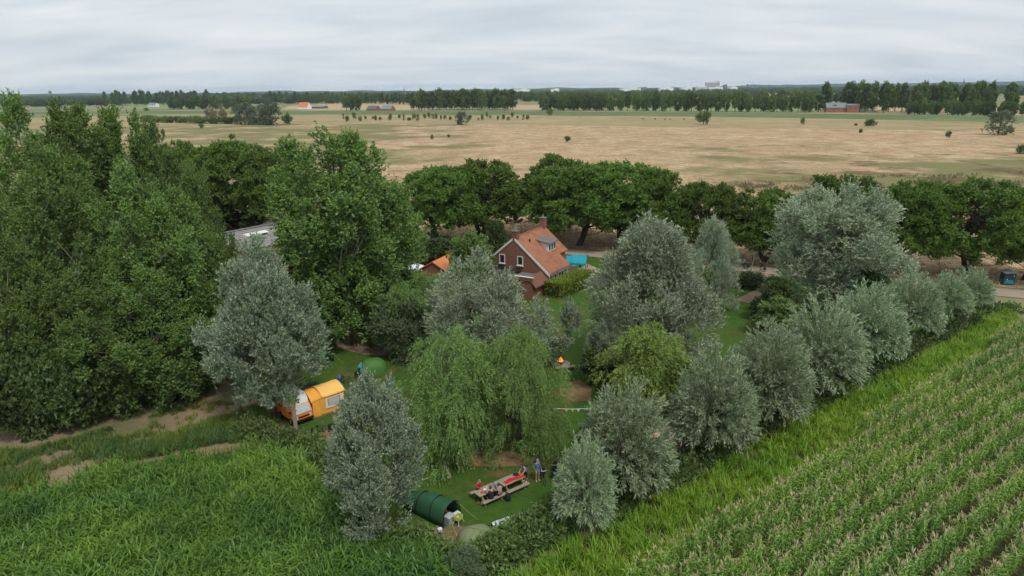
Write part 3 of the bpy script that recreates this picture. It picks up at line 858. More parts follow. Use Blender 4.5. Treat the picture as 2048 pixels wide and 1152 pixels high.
# strips of far farmland beyond the dike
for nm, pts, mt in (('tan_field', ((560, 219), (860, 221), (850, 210), (690, 206), (580, 212)), 'far_field'), ('stubble_field', ((1010, 220), (1080, 220), (1090, 211), (1020, 209)), 'far_field'),
                    ('green_field', ((250, 217), (520, 218), (500, 208), (270, 207)), 'far_green'), ('mown_field', ((1240, 221), (1600, 223), (1600, 212), (1250, 208)), 'far_green'),
                    ('pale_field', ((1760, 226), (2100, 232), (2060, 216), (1740, 214)), 'far_field'), ('distant_field', ((1450, 186), (1730, 189), (1730, 184), (1500, 183)), 'far_field'),
                    ('broad_field', ((-60, 214), (190, 213), (190, 207), (-60, 208)), 'far_green')):
    sheet(nm, px(*pts), 0.10, mt)
# the campsite and the fields around it
sheet('rough_grass', [Vector((-120, 40, 0)), Vector((-36, 46, 0))] + px((430, 765), (600, 700), (640, 600)) + [Vector((-24, 112, 0)), road_at(0, -3), road_at(-190, -3)], 0.012, 'green_pasture')
LAWN = px((425, 770), (470, 850), (560, 885), (640, 910), (700, 1000), (780, 1100), (880, 1152), (1060, 1125), (1180, 1030), (1300, 990), (1440, 915), (1540, 850), (1690, 775), (1850, 680), (1985, 615)) + [road_at(88, -2.0), road_at(50, -2.0), road_at(6, -2.0)] + px((700, 560), (600, 640), (560, 720))
sheet('lawn', LAWN, 0.024, 'lawn')
sheet('worn_ground', px((850, 1062), (890, 1052), (950, 1052), (990, 1075), (930, 1120), (880, 1118), (862, 1090)), 0.030, 'worn_earth')
sheet('worn_patch', px((880, 905), (930, 895), (1030, 905), (1080, 915), (1060, 930), (990, 935), (920, 930), (870, 925)), 0.030, 'worn_earth')
sheet('worn_strip', px((1120, 770), (1160, 760), (1185, 775), (1180, 800), (1150, 805), (1120, 790)), 0.030, 'worn_earth')
sheet('worn_edge', px((620, 872), (690, 850), (730, 850), (720, 880), (650, 905)), 0.030, 'worn_earth')
sheet('field_soil', [Vector((-60, 46, 0)), Vector((-60, 62, 0))] + px((-60, 850), (0, 838), (430, 750), (520, 800), (570, 850), (560, 895), (480, 920), (240, 985), (0, 1060), (-60, 1080)), 0.028, 'field_soil')
def pxz(z, *pts):
    return [G(a_, b_, z) for a_, b_ in pts]
LCORN = pxz(1.8, (-90, 1008), (0, 988), (240, 925), (430, 882), (520, 876), (600, 905), (660, 985), (720, 1060), (790, 1075), (850, 1085), (880, 1120), (895, 1230), (-160, 1230))
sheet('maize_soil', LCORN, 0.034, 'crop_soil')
E0, E1 = G(1085, 1105, 0.7), G(1998, 618, 0.7)        # hedge side of the millet strip
C0, C1 = G(1262, 1140, 2.1), G(2052, 632, 2.1)        # maize side
cd = (C1 - C0).normalized()
cn = Vector((cd.y, -cd.x, 0))
if cn.y > 0:
    cn = -cn
STRIP = [E0 - cd * 4, E1 + cd * 1.5, C1 + cd * 3, C0 - cd * 7]
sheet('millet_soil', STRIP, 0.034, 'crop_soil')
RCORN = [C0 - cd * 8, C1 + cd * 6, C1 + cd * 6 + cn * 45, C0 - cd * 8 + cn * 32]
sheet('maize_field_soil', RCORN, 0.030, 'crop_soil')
ribbon('driveway', [road_at(64, 0)] + px((1540, 575), (1520, 592), (1490, 605)), 3.4, 0.045, 'chip_path', wob=0.08)
ribbon('garden_path', px((845, 717), (800, 707), (740, 703), (700, 692), (676, 672), (690, 655)), 2.0, 0.045, 'chip_path', wob=0.12)
ribbon('terrace', px((1120, 545), (1150, 540), (1190, 535)), 6.0, 0.05, 'gravel_road')
# hills and woods on the horizon
mb = MB()
nx = 160
for j, (yy, hh) in enumerate(((8200, 0), (8900, 26), (9600, 40), (10400, 50), (11500, 0))):
    for i in range(nx + 1):
        x = -9500 + 19000 * i / nx
        k = 0.75 + 0.16 * math.sin(i * 0.21 + j) + 0.13 * math.sin(i * 0.53 + 2 * j) + 0.1 * math.sin(i * 1.3 + j) + 0.05 * math.sin(i * 3.1)
        k += 0.5 * max(0, min(1, (x - 2500) / 3500))
        mb.v.append((x, yy, hh * k))
for j in range(4):
    for i in range(nx):
        a = j * (nx + 1) + i
        mb.f.append((a, a + 1, a + nx + 2, a + nx + 1))
tag(mb.build('hills', 'hill_wood', smooth=True), kind='structure')

# ------------------------------------------------------------------ scattering (crops, grass, far woods)
def scatter(name, label, P, rot, scl, idx, tint, protos, kind='stuff'):
    P = np.asarray(P, np.float32)
    n = len(P)
    me = bpy.data.meshes.new(name)
    me.vertices.add(n)
    me.vertices.foreach_set('co', P.ravel())
    for nm, ty, val, key in (('rot', 'FLOAT_VECTOR', rot, 'vector'), ('scl', 'FLOAT_VECTOR', scl, 'vector'), ('idx', 'INT', idx, 'value'), ('itint', 'FLOAT', tint, 'value')):
        a = me.attributes.new(nm, ty, 'POINT')
        a.data.foreach_set(key, np.asarray(val, np.int32 if ty == 'INT' else np.float32).ravel())
    o = link(name, me)
    tag(o, label, None, None, kind)
    ng = bpy.data.node_groups.new(name, 'GeometryNodeTree')
    ng.interface.new_socket('Geometry', in_out='INPUT', socket_type='NodeSocketGeometry')
    ng.interface.new_socket('Geometry', in_out='OUTPUT', socket_type='NodeSocketGeometry')
    gi, go = ng.nodes.new('NodeGroupInput'), ng.nodes.new('NodeGroupOutput')
    iop = ng.nodes.new('GeometryNodeInstanceOnPoints')
    jn = ng.nodes.new('GeometryNodeJoinGeometry')
    for pm in reversed(protos):
        po = bpy.data.objects.new(pm.name, pm)
        oi = ng.nodes.new('GeometryNodeObjectInfo')
        oi.inputs['Object'].default_value = po
        oi.inputs['As Instance'].default_value = True
        ng.links.new(oi.outputs['Geometry'], jn.inputs[0])
    def attr(nm, ty):
        a = ng.nodes.new('GeometryNodeInputNamedAttribute')
        a.data_type = ty
        a.inputs['Name'].default_value = nm
        return a.outputs[0]
    e2 = ng.nodes.new('FunctionNodeEulerToRotation')
    ng.links.new(attr('rot', 'FLOAT_VECTOR'), e2.inputs[0])
    ng.links.new(gi.outputs[0], iop.inputs['Points'])
    ng.links.new(jn.outputs[0], iop.inputs['Instance'])
    iop.inputs['Pick Instance'].default_value = True
    ng.links.new(attr('idx', 'INT'), iop.inputs['Instance Index'])
    ng.links.new(e2.outputs[0], iop.inputs['Rotation'])
    ng.links.new(attr('scl', 'FLOAT_VECTOR'), iop.inputs['Scale'])
    ng.links.new(iop.outputs[0], go.inputs[0])
    md = o.modifiers.new('scatter', 'NODES')
    md.node_group = ng
    return o
def sow(name, label, P, protos, smin=0.8, smax=1.2, tilt=0.12, tint=None, hk=None):
    n = len(P)
    rot = np.stack([rng.normal(size=n) * tilt, rng.normal(size=n) * tilt, rng.random(n) * 6.283], 1)
    s = (smin + (smax - smin) * rng.random(n)) * (1 if hk is None else hk)
    scl = np.stack([s, s, s * (0.9 + 0.2 * rng.random(n))], 1)
    return scatter(name, label, P, rot, scl, rng.integers(0, len(protos), n), rng.random(n) if tint is None else tint, protos)
class Blades:
    def __init__(s):
        s.V, s.F, s.M, s.T = [], [], [], []
    def strip(s, pts, widths, side, mi=0, tint=0.5):
        b = len(s.V)
        for p, wd in zip(pts, widths):
            s.V.append(tuple(Vector(p) - Vector(side) * wd))
            s.V.append(tuple(Vector(p) + Vector(side) * wd))
        for i in range(len(pts) - 1):
            a = b + 2 * i
            s.F.append((a, a + 1, a + 3, a + 2))
            s.M.append(mi)
            s.T.append(tint)
    def mesh(s, name, mats):
        return np_mesh(name, np.array(s.V), np.array(s.F), mats, s.T, s.M)
def blade(bl, base, az, length, rise, width, mi=0, droop=1.0, seg=4, tint=0.5):
    d = Vector((math.cos(az), math.sin(az), 0))
    side = Vector((-d.y, d.x, 0))
    pts, ws = [], []
    p = Vector(base)
    a = rise
    for k in range(seg + 1):
        pts.append(p.copy())
        ws.append(width * (0.55 if k == 0 else (1 - (k / seg) ** 2) + 0.04))
        p = p + (d * math.cos(a) + Vector((0, 0, 1)) * math.sin(a)) * (length / seg)
        a -= droop * (0.35 + 0.35 * k)
    bl.strip(pts, ws, side, mi, tint)
def maize(seed, h, tassel, leafmat, lk=1.0, wk=1.0):
    r = random.Random(seed)
    bl = Blades()
    for q in range(2):
        sd_ = Vector((1, 0, 0)) if q else Vector((0, 1, 0))
        bl.strip([(0, 0, 0), (0, 0, h * 0.9)], [0.02, 0.012], sd_, 0, 0.4)
    a0 = r.random() * 6.28
    for i in range(11):
        z = h * (0.18 + 0.72 * i / 10)
        top = i / 10
        blade(bl, (0, 0, z), a0 + (i % 2) * math.pi + r.gauss(0, 0.4), lk * r.uniform(0.52, 0.8) * (1 - 0.2 * top), r.uniform(1.0, 1.4), wk * r.uniform(0.038, 0.058), 0, r.uniform(0.75, 1.25), 4, r.random())
    if tassel:
        bl.strip([(0, 0, h * 0.88), (0, 0, h + 0.16)], [0.012, 0.008], (1, 0, 0), 1, 0.5)
        for i in range(8):
            blade(bl, (0, 0, h * 0.97 + 0.02 * i), r.random() * 6.28, r.uniform(0.22, 0.34), r.uniform(0.7, 1.35), 0.017, 1, 0.5, 2, r.random())
    return bl.mesh('maize_plant', [leafmat, 'tassel'])
def clump(seed, n, l0, l1, wd, rad, mt, rise=(0.9, 1.5), seg=3, droop=(0.3, 0.9)):
    r = random.Random(seed)
    bl = Blades()
    for i in range(n):
        a, q = r.random() * 6.28, rad * math.sqrt(r.random())
        blade(bl, (q * math.cos(a), q * math.sin(a), 0), r.random() * 6.28, r.uniform(l0, l1), r.uniform(*rise), wd * r.uniform(0.7, 1.3), 0, r.uniform(*droop), seg, r.random())
    return bl.mesh('tuft', [mt])
def waves(P, s, ph=0.0):
    x, y = P[:, 0] * s + ph, P[:, 1] * s + 1.7 * ph
    return (np.sin(x + 1.3 * np.sin(0.7 * y)) + np.sin(1.7 * y + 1.1 * np.sin(1.3 * x) + 1) + 0.6 * np.sin(2.9 * x - 2.3 * y + 2)) / 2.6
def rand_in(poly, n):
    xs, ys = [p[0] for p in poly], [p[1] for p in poly]
    P = np.stack([rng.uniform(min(xs), max(xs), n), rng.uniform(min(ys), max(ys), n), np.zeros(n)], 1)
    return P[inpoly(P, poly)]
def in_view(P, m=60, z=1.0):
    d = P[:, 1] * CP - (z - H) * SP
    v = (P[:, 1] * SP + (z - H) * CP) / d
    u = P[:, 0] / d
    X, Yp = 1024 + (u * CR - v * SR) * F, 576 - (u * SR + v * CR) * F
    return (X > -m) & (X < 2048 + m) & (Yp < 1152 + 2 * m) & (d > 0)
# maize on the near right, in rows
rowd = (G(2048, 690, 2.4) - G(1500, 1000, 2.4))
rowd.z = 0
rowd.normalize()
rown = Vector((rowd.y, -rowd.x, 0))
Pm = []
orig = C0 - rowd * 14
for i in range(-8, 42):
    s = np.arange(0, 125, 0.145)
    s = s + rng.normal(size=len(s)) * 0.05
    q = rng.normal(size=len(s)) * 0.05
    Pm.append(np.stack([orig.x + rowd.x * s + rown.x * (i * 1.5 + q), orig.y + rowd.y * s + rown.y * (i * 1.5 + q), np.zeros(len(s))], 1))
Pm = np.concatenate(Pm)
Pm = Pm[inpoly(Pm, RCORN)]
Pm = Pm[in_view(Pm)]
tn = np.clip(0.5 + 0.3 * waves(Pm, 0.35) + 0.25 * rng.normal(size=len(Pm)), 0, 1)
sow('maize_crop', 'tall maize in long rows with pale tassels', Pm, [maize(i, 2.1 + 0.08 * i, True, 'maize_leaf', 0.95) for i in range(5)], 0.82, 1.12, 0.07, tn)
# darker, denser maize on the near left
Pm = rand_in(LCORN, 27000)
Pm = Pm[in_view(Pm)]
gap = waves(Pm, 0.5, 2.0)
Pm = Pm[(gap > -0.82)]
tn = np.clip(0.45 + 0.4 * waves(Pm, 0.4, 1.0) + 0.25 * rng.normal(size=len(Pm)), 0, 1)
bare = G(440, 925, 0.8)
dist_ = np.hypot(Pm[:, 0] - bare.x, (Pm[:, 1] - bare.y) * 0.8)
hk = (1 + 0.16 * waves(Pm, 0.7, 6.0)) * np.clip(0.4 + dist_ / 5.0, 0.4, 1.0)
sow('maize_crop', 'dark green untasselled maize in front of the ploughed strip', Pm, [maize(20 + i, 1.25 + 0.15 * i, False, 'maize_dark', 1.3, 0.68) for i in range(6)], 0.75, 1.2, 0.16, tn, hk)
# bright millet strip between hedge and maize
Pm = rand_in(STRIP, 21000)
Pm = Pm[in_view(Pm)]
wv = waves(Pm, 0.9, 4.0) + 0.35 * rng.normal(size=len(Pm))
Pm = Pm[wv > -1.15]
tn = np.clip(0.55 + 0.3 * waves(Pm, 0.25, 3.0) + 0.22 * rng.normal(size=len(Pm)), 0, 1)
sow('millet_grass', 'bright green tall grass strip beside the maize', Pm, [clump(40 + i, 15, 0.7, 1.25, 0.030, 0.22, 'millet') for i in range(4)], 0.75, 1.15, 0.1, tn)
# weeds on the ploughed strip
WEED = px((-60, 985), (-60, 905), (60, 905), (190, 870), (300, 835), (400, 805), (520, 815), (560, 850), (540, 880), (430, 890), (240, 930), (0, 1000))
Pm = rand_in(WEED, 16000)
mk = waves(Pm, 0.42, 5.0) + 0.3 * rng.normal(size=len(Pm))
Pm = Pm[mk > 0.0]
sow('weeds', 'soft green weeds spreading over the ploughed strip', Pm, [clump(60 + i, 20, 0.35, 0.8, 0.022, 0.25, 'weed', (0.8, 1.5), 2) for i in range(4)], 0.7, 1.2, 0.2, np.clip(0.5 + 0.4 * waves(Pm, 0.3, 2) + 0.2 * rng.normal(size=len(Pm)), 0, 1))
# short lawn tufts
Pm = rand_in(LAWN, 60000)
mk = waves(Pm, 0.5, 7.0) + 0.4 * rng.normal(size=len(Pm))
Pm = Pm[(mk > -0.2)]
sow('lawn_grass', 'short lawn grass of the campsite', Pm, [clump(70 + i, 12, 0.06, 0.14, 0.012, 0.22, 'lawn_blade', (0.5, 1.4), 2) for i in range(3)], 0.7, 1.3, 0.1)
# straw tufts on the near meadow and in the verge
MD = [road_at(-60, 3.0), road_at(150, 3.0), Vector((150, 190, 0)), Vector((-60, 260, 0))]
Pm = rand_in(MD, 26000)
Pm = Pm[in_view(Pm) & (rng.random(len(Pm)) < np.clip(150 / Pm[:, 1], 0.2, 1) ** 1.5)]
sow('dry_grass', 'dry straw coloured grass of the meadow', Pm, [clump(80 + i, 16, 0.25, 0.6, 0.03, 0.35, 'straw', (0.5, 1.4), 2) for i in range(3)], 0.7, 1.4, 0.2)
Pm = rand_in([Vector((48, 130, 0)), Vector((130, 120, 0)), Vector((210, 230, 0)), Vector((70, 215, 0))], 20000)
Pm = Pm[(waves(Pm * np.array([1, 1.6, 1]), 0.09, 3.0) + 0.3 * rng.normal(size=len(Pm)) > 0.45)]
sow('dock_weeds', 'brown seeding weeds in the meadow', Pm, [clump(85 + i, 9, 0.6, 1.3, 0.05, 0.35, 'dock', (1.0, 1.5), 2) for i in range(3)], 0.7, 1.2, 0.15)
# rough herbs in the garden beds and along fences
BED = px((640, 690), (630, 640), (700, 600), (780, 590), (830, 640), (840, 700), (790, 695), (720, 690), (690, 680))
Pm = rand_in(BED, 5000)
sow('garden_herbs', 'wild herbs in the garden bed round the poplar', Pm, [clump(90 + i, 14, 0.3, 0.8, 0.035, 0.25, 'weed', (0.7, 1.5), 2) for i in range(3)], 0.7, 1.3, 0.2)

# ================================================================== TREES
# --- poplars of the wood on the left
PG = 'tall poplars of the wood on the left'
for i, (xt, yt, yb, wp, lb) in enumerate((
        (18, 190, 690, 190, 'tall poplar cut by the left picture edge, reaching the horizon'),
        (128, 180, 670, 190, 'tallest poplar, its ragged tip standing above the horizon'),
        (215, 206, 640, 170, 'tall poplar just right of the tallest one'),
        (292, 243, 620, 130, 'poplar at the right rear of the left wood, beside the meadow'),
        (75, 268, 740, 200, 'poplar with a broad crown in the second row of the left wood'),
        (62, 335, 800, 215, 'near light green poplar low at the left picture edge'),
        (245, 330, 770, 215, 'silvery topped poplar in the middle of the left wood'),
        (318, 352, 760, 180, 'poplar with bare grey branches near the grey shed'),
        (376, 318, 690, 100, 'slim poplar in front of the round trees left of centre'),
        (20, 470, 842, 180, 'low dark poplar at the left edge above the ploughed strip'),
        (150, 520, 835, 170, 'bushy young poplar in front of the left wood'),
        (285, 530, 812, 190, 'dark bushy poplar beside the conical silver willow'))):
    tree('poplar', 'poplar_tree', xt, yt, yb, wp, lb, 'tree', PG)
tree('poplar', 'poplar_tree', 662, 238, 690, 262, 'big free standing poplar over the garden path left of the house', 'tree', None, 1, 0.6)
tree('poplar', 'poplar_tree', 775, 350, 640, 150, 'smaller poplar on the right side of the big garden poplar')
for i, (xt, yt, yb, wp) in enumerate(((10, 690, 868, 150), (80, 700, 858, 140), (150, 705, 845, 140), (215, 700, 830, 140), (280, 690, 812, 140), (345, 680, 795, 140), (400, 690, 785, 120), (40, 620, 815, 160), (190, 600, 790, 170), (330, 600, 770, 160), (110, 640, 800, 150), (265, 610, 780, 150))):
    tree('shrub', 'shrub', xt, yt, yb, wp, ('%s dark shrub from the left along the ploughed strip' % 'first second third fourth fifth sixth seventh'.split()[i]) if i < 7 else 'dark shrub half hidden deeper inside the left wood', 'shrub', 'shrubs along the left wood')
# --- willows
tree('columnar', 'willow_tree', 506, 468, 838, 238, 'conical silver willow standing beside the orange camper van', 'tree', None, 0, 0.4)
tree('columnar', 'willow_tree', 738, 748, 1088, 215, 'small conical silver willow in front, between dark maize and green tunnel tent', 'tree', None, 1, 2.0)
tree('silver', 'willow_tree', 955, 500, 755, 235, 'silver willow in front of the house, behind the weeping willow', 'tree', None, 0, 1.0)
tree('silver', 'willow_tree', 1305, 436, 735, 265, 'large silver willow right of the house lawn', 'tree', None, 2, 1.0)
tree('silver', 'willow_tree', 1430, 436, 618, 100, 'narrow silver willow behind the large one, beside the driveway', 'tree', None, 2, 0.3)
tree('silver', 'willow_tree', 1695, 376, 620, 275, 'tall silver willow on the far side of the driveway', 'tree', None, 1, 3.6)
tree('silver', 'willow_tree', 1235, 610, 765, 100, 'dark low silver willow at the foot of the large one near the fire', 'tree', None, 0, 4.0)
tree('weeping', 'willow_tree', 895, 648, 905, 215, 'left one of the two green weeping willows behind the picnic tables', 'tree', None, 0, 0.5)
tree('weeping', 'willow_tree', 1036, 655, 900, 178, 'right one of the two green weeping willows behind the picnic tables', 'tree', None, 1, 2.5)
tree('yellow', 'willow_tree', 1302, 645, 835, 190, 'yellow green curly willow behind the pollard willows', 'tree', None, 0, 0.5)
tree('weeping', 'willow_tree', 845, 545, 700, 150, 'fresh green weeping willow left of the house', 'tree', None, 1, 5)
PW = 'row of pollard willows along the millet strip'
for i, (xt, yt, yb, wp, lb) in enumerate((
        (1172, 880, 1062, 125, 'first pollard willow of the row, nearest, by the bicycles'),
        (1258, 768, 992, 190, 'second pollard willow of the row, hiding the beige tent'),
        (1436, 700, 908, 167, 'third pollard willow of the row counted from the picnic tables'),
        (1548, 650, 852, 167, 'fourth pollard willow of the row, its bare trunk showing'),
        (1652, 603, 790, 176, 'fifth pollard willow of the row, broad and grey green'),
        (1752, 570, 728, 139, 'sixth pollard willow of the row, taller than wide'),
        (1833, 548, 680, 120, 'seventh pollard willow of the row'),
        (1900, 545, 645, 93, 'eighth pollard willow of the row, last but one'),
        (1948, 538, 622, 83, 'last pollard willow of the row, next to the road'))):
    tree('pollard', 'pollard_willow', xt, yt, yb, wp * 0.95, lb, 'tree', PW, i, i * 1.1)
# --- avenue along the road
AV = 'round crowned avenue trees along the country road'
for i, (xt, yt, yb, wp, lb) in enumerate((
        (875, 335, 487, 170, 'round dark tree left of the house, first of the avenue behind it'),
        (960, 320, 478, 200, 'broad domed avenue tree behind the left side of the house'),
        (1112, 312, 462, 150, 'avenue tree rising behind the house chimney'),
        (1160, 328, 492, 190, 'dark avenue tree just right of the house roof'),
        (1245, 322, 492, 210, 'broadest avenue tree, above the turquoise canopy'),
        (1325, 345, 500, 150, 'right flank tree of the big dome behind the silver willow'),
        (1418, 366, 508, 130, 'small round avenue tree between the silver willows'),
        (1542, 378, 524, 165, 'yellowish avenue tree with bare trunk by the cyclists'),
        (1688, 352, 520, 180, 'avenue tree half hidden behind the tall silver willow'),
        (1835, 363, 545, 150, 'avenue tree between the tall silver willow and the last one'),
        (1968, 358, 552, 215, 'wide avenue tree beside the dark teal box'),
        (2085, 372, 560, 160, 'avenue tree cut by the right picture edge'),
        (450, 284, 455, 190, 'wide round tree behind the grey shed'),
        (350, 282, 448, 130, 'round tree between the left wood and the shed'),
        (545, 300, 462, 150, 'round tree behind the big garden poplar'),
        (720, 350, 480, 140, 'round tree glimpsed right of the big garden poplar'))):
    tree('avenue', 'avenue_tree', xt, yt, yb, wp * 1.1, lb, 'tree', AV)
# --- garden trees and shrubs
tree('bluegreen', 'shrub', 795, 590, 712, 130, 'blue green bushy tree at the end of the garden path', 'tree')
tree('broadleaf', 'garden_tree', 605, 480, 640, 130, 'dark tree in the shade between silver willow and garden poplar', 'tree')
tree('broadleaf', 'garden_tree', 470, 395, 458, 130, 'dark tree behind the grey shed roof', 'tree')
tree('broadleaf', 'garden_tree', 392, 490, 600, 100, 'dark bush on the left side of the grey shed', 'tree')
tree('broadleaf', 'garden_tree', 640, 520, 640, 150, 'dark shady tree below the big garden poplar', 'tree')
tree('broadleaf', 'garden_tree', 740, 520, 610, 140, 'dark tree right behind the garden poplar trunk', 'tree')
tree('brightleaf', 'garden_tree', 945, 470, 580, 95, 'bright green tree against the left gable of the house', 'tree')
tree('broadleaf', 'garden_tree', 985, 442, 520, 60, 'drooping dark tree behind the front chimney', 'tree')
tree('broadleaf', 'garden_tree', 875, 478, 535, 100, 'dark shrub left of the orange outbuilding roof', 'shrub')
tree('brightleaf', 'shrub', 1562, 598, 668, 95, 'olive green shrub at the end of the driveway', 'shrub')
tree('shrub', 'shrub', 1500, 545, 572, 70, 'low dark shrub at the foot of the sign post', 'shrub')
tree('sapling', 'sapling', 1118, 668, 735, 48, 'slim silvery sapling beside the fire bowl')
tree('sapling', 'sapling', 1143, 598, 735, 34, 'leaning sapling with a bare stem near the fire bowl')
tree('shrub', 'shrub', 1205, 690, 770, 90, 'dark bush below the large silver willow', 'shrub')
tree('shrub', 'shrub', 1200, 830, 930, 90, 'dark bush left of the second pollard willow', 'shrub')
tree('bluegreen', 'shrub', 925, 1100, 1170, 90, 'round grey green bush at the front corner of the campsite', 'shrub')
tree('broadleaf', 'shrub', 1560, 560, 640, 110, 'dark undergrowth below the tall silver willow', 'shrub')
tree('broadleaf', 'shrub', 1740, 540, 640, 130, 'dark undergrowth right below the tall silver willow', 'shrub')

def leaf_bank(name, label, path, width, height, n, mt, ll=0.26, lb=0.085, cat='hedge', boxy=False, spiky=0.3, seed=1):
    """a hedge: leafy shoots filling a mound swept along a path"""
    r = np.random.default_rng(seed)
    A = np.array([(p[0], p[1]) for p in path], float)
    seg = np.linalg.norm(np.diff(A, axis=0), axis=1)
    cum = np.concatenate([[0], np.cumsum(seg)])
    s = r.random(n) * cum[-1]
    k = np.clip(np.searchsorted(cum, s) - 1, 0, len(seg) - 1)
    f = ((s - cum[k]) / seg[k])[:, None]
    base = A[k] * (1 - f) + A[k + 1] * f
    dr = (A[k + 1] - A[k]) / seg[k][:, None]
    nr = np.stack([-dr[:, 1], dr[:, 0]], 1)
    hv = height * (1 + 0.22 * np.sin(s * 0.9 + seed) + 0.14 * np.sin(s * 2.3 + 1)) if not boxy else np.full(n, height)
    wv = width * (1 + 0.2 * np.sin(s * 0.7 + 2)) if not boxy else np.full(n, width)
    if boxy:
        q = r.uniform(-0.5, 0.5, n)
        z = r.random(n) ** 0.5
        face = r.random(n)
        q = np.where(face < 0.35, 0.5 * np.sign(q) * (1 - 0.1 * r.random(n)), q)
        z = np.where(face > 0.6, 1 - 0.08 * r.random(n), z)
    else:
        a = r.random(n) * math.pi
        rr = 0.45 + 0.55 * r.random(n) ** 0.5
        q = 0.5 * np.cos(a) * rr
        z = np.sin(a) * rr
    P = np.stack([base[:, 0] + nr[:, 0] * q * wv, base[:, 1] + nr[:, 1] * q * wv, z * hv], 1)
    out = np.stack([nr[:, 0] * q * 2, nr[:, 1] * q * 2, z * 0.7 + spiky], 1)
    D = unit(out + r.normal(size=(n, 3)) * 0.5)
    kk = 5
    t = r.random((n, kk, 1))
    sl = (0.25 + 0.3 * r.random((n, 1, 1))) * (1 + spiky)
    PP = (P[:, None, :] + D[:, None, :] * sl * t * (0.3 if boxy else 1)).reshape(-1, 3)
    DD = unit((D[:, None, :] + r.normal(size=(n, kk, 3)) * 0.6).reshape(-1, 3))
    PP[:, 2] = np.maximum(PP[:, 2], 0.02)
    LL = ll * (0.6 + 0.7 * r.random(len(PP)))
    V, Fq = leaf_arrays(PP, DD, LL, LL * lb / ll, r)
    T = np.clip(np.repeat(0.25 + 0.25 * np.sin(s * 0.8) + 0.3 * r.random(n), kk) + 0.3 * r.random(len(PP)), 0, 1)
    root = thing(name, label, cat)
    link('foliage', np_mesh('foliage', V, Fq, [mt], T), root)
    mb = MB()
    for i in range(0, n, max(1, n // 40)):
        mb.v, mb.f = [], []
        mb.tube([(base[i, 0], base[i, 1], 0), (P[i, 0], P[i, 1], P[i, 2])], [0.02, 0.008], 4, False)
        mb.build('stem', 'bark_dark', root)
    return root
off = Vector((-cd.y, cd.x, 0))
if off.y < 0:
    off = -off
e0 = E0 + off * 0.9
e1_ = E1 + off * 1.0
leaf_bank('hedge', 'long dark hedge at the feet of the pollard willows', [e0.lerp(e1_, t) for t in (0.07, 0.3, 0.5, 0.7, 0.93)], 2.3, 1.7, 5200, 'leaf_dark', seed=3)
leaf_bank('hedge', 'bramble hedge at the front corner, hiding the olive tent', px((900, 1150), (960, 1142), (1020, 1112), (1078, 1075), (1120, 1048)), 2.6, 1.35, 3600, 'leaf_bramble', spiky=0.6, seed=4)
leaf_bank('hedge', 'low bramble bank left of the green tunnel tent', px((690, 1000), (740, 1075), (800, 1095), (855, 1105), (880, 1135)), 1.7, 1.2, 1500, 'leaf_bramble', seed=5)
leaf_bank('hedge', 'nettle bank between the maize and the camper van', px((480, 860), (540, 880), (600, 893), (650, 935), (690, 985)), 2.2, 0.9, 1900, 'leaf_bramble', spiky=0.5, seed=6)
leaf_bank('clipped_hedge', 'clipped yellow green hedge right of the house', px((1103, 597), (1135, 585), (1172, 568)), 2.6, 2.2, 3000, 'leaf_hedge', 0.2, 0.08, boxy=True, seed=7)
leaf_bank('hedge', 'dark hedge along the road left of the house', [road_at(-6, -5), road_at(8, -5.5), road_at(20, -6)], 2.2, 2.2, 1500, 'leaf_dark', seed=8)
leaf_bank('hedge', 'green verge hedge at the end of the pollard row', px((1930, 640), (1985, 625), (2040, 622)), 2.0, 0.8, 800, 'leaf_bramble', seed=9)

# ------------------------------------------------------------------ far trees
ORD = 'first second third fourth fifth sixth seventh eighth ninth tenth eleventh twelfth thirteenth fourteenth fifteenth sixteenth seventeenth eighteenth nineteenth twentieth'.split()
ORD += ['twenty-' + x for x in ORD[:9]] + ['thirtieth'] + ['thirty-' + x for x in ORD[:9]]
def row(kind, name, p0, p1, htpx, n, label, group, wfac=1.0, jit=6.0, deepen=0):
    """n trees from pixel p0 to pixel p1 (feet), htpx tall"""
    for i in range(n):
        t = (i + 0.5) / n
        x, y = p0[0] + (p1[0] - p0[0]) * t, p0[1] + (p1[1] - p0[1]) * t
        g = G(x, y)
        sc_ = depth(g) / F
        ht = htpx * sc_ * random.uniform(0.86, 1.1)
        ksp = abs(p1[0] - p0[0]) / n * sc_
        Y = g.y + random.uniform(-jit, jit) + (random.random() * deepen)
        h, Rr, me = PROTO[kind][0]
        wd = max(ksp * 1.5, 2 * Rr * ht / h * 0.8) * wfac * random.uniform(0.85, 1.15)
        set_tree(kind, name, g.x + random.uniform(-0.2, 0.2) * ksp, Y, ht, wd, label.replace('ORD', ORD[i] if i < len(ORD) else ''), 'tree', group)
row('far_poplar', 'far_tree', (1728, 226), (2060, 229), 57, 62, 'poplar in the tall dark block behind the dike at the far right', 'tall poplars behind the dike, far right', 1.0, 14, 110)
row('far_round', 'far_tree', (1812, 229), (2060, 234), 28, 24, 'ORD round tree from the left in the low row before the far right poplars', 'lower trees before the far right poplars', 0.9)
row('far_round', 'far_tree', (1236, 222), (1630, 225), 36, 28, 'ORD tree from the left in the loose dike row below the tower block', 'row of trees on the dike', 0.78)
row('far_round', 'far_tree', (1080, 221.5), (1232, 222), 32, 18, 'ORD tree from the left in the dense dike group before the loose row', 'dense tree group on the dike', 0.9, 6, 20)
row('far_poplar', 'far_tree', (820, 221), (1028, 221), 39, 40, 'poplar of the dense wood behind the dike near the middle', 'dense poplar wood behind the dike', 1.1, 10, 60)
row('far_round', 'far_tree', (690, 221.5), (724, 221.5), 33, 3, 'ORD tree from the left of the dark trio alone on the dike', 'dark trio on the dike', 0.8)
row('far_poplar', 'far_tree', (530, 207), (862, 210), 22, 40, 'poplar of the long even row left of the church spire', 'long even poplar row', 0.7, 3)
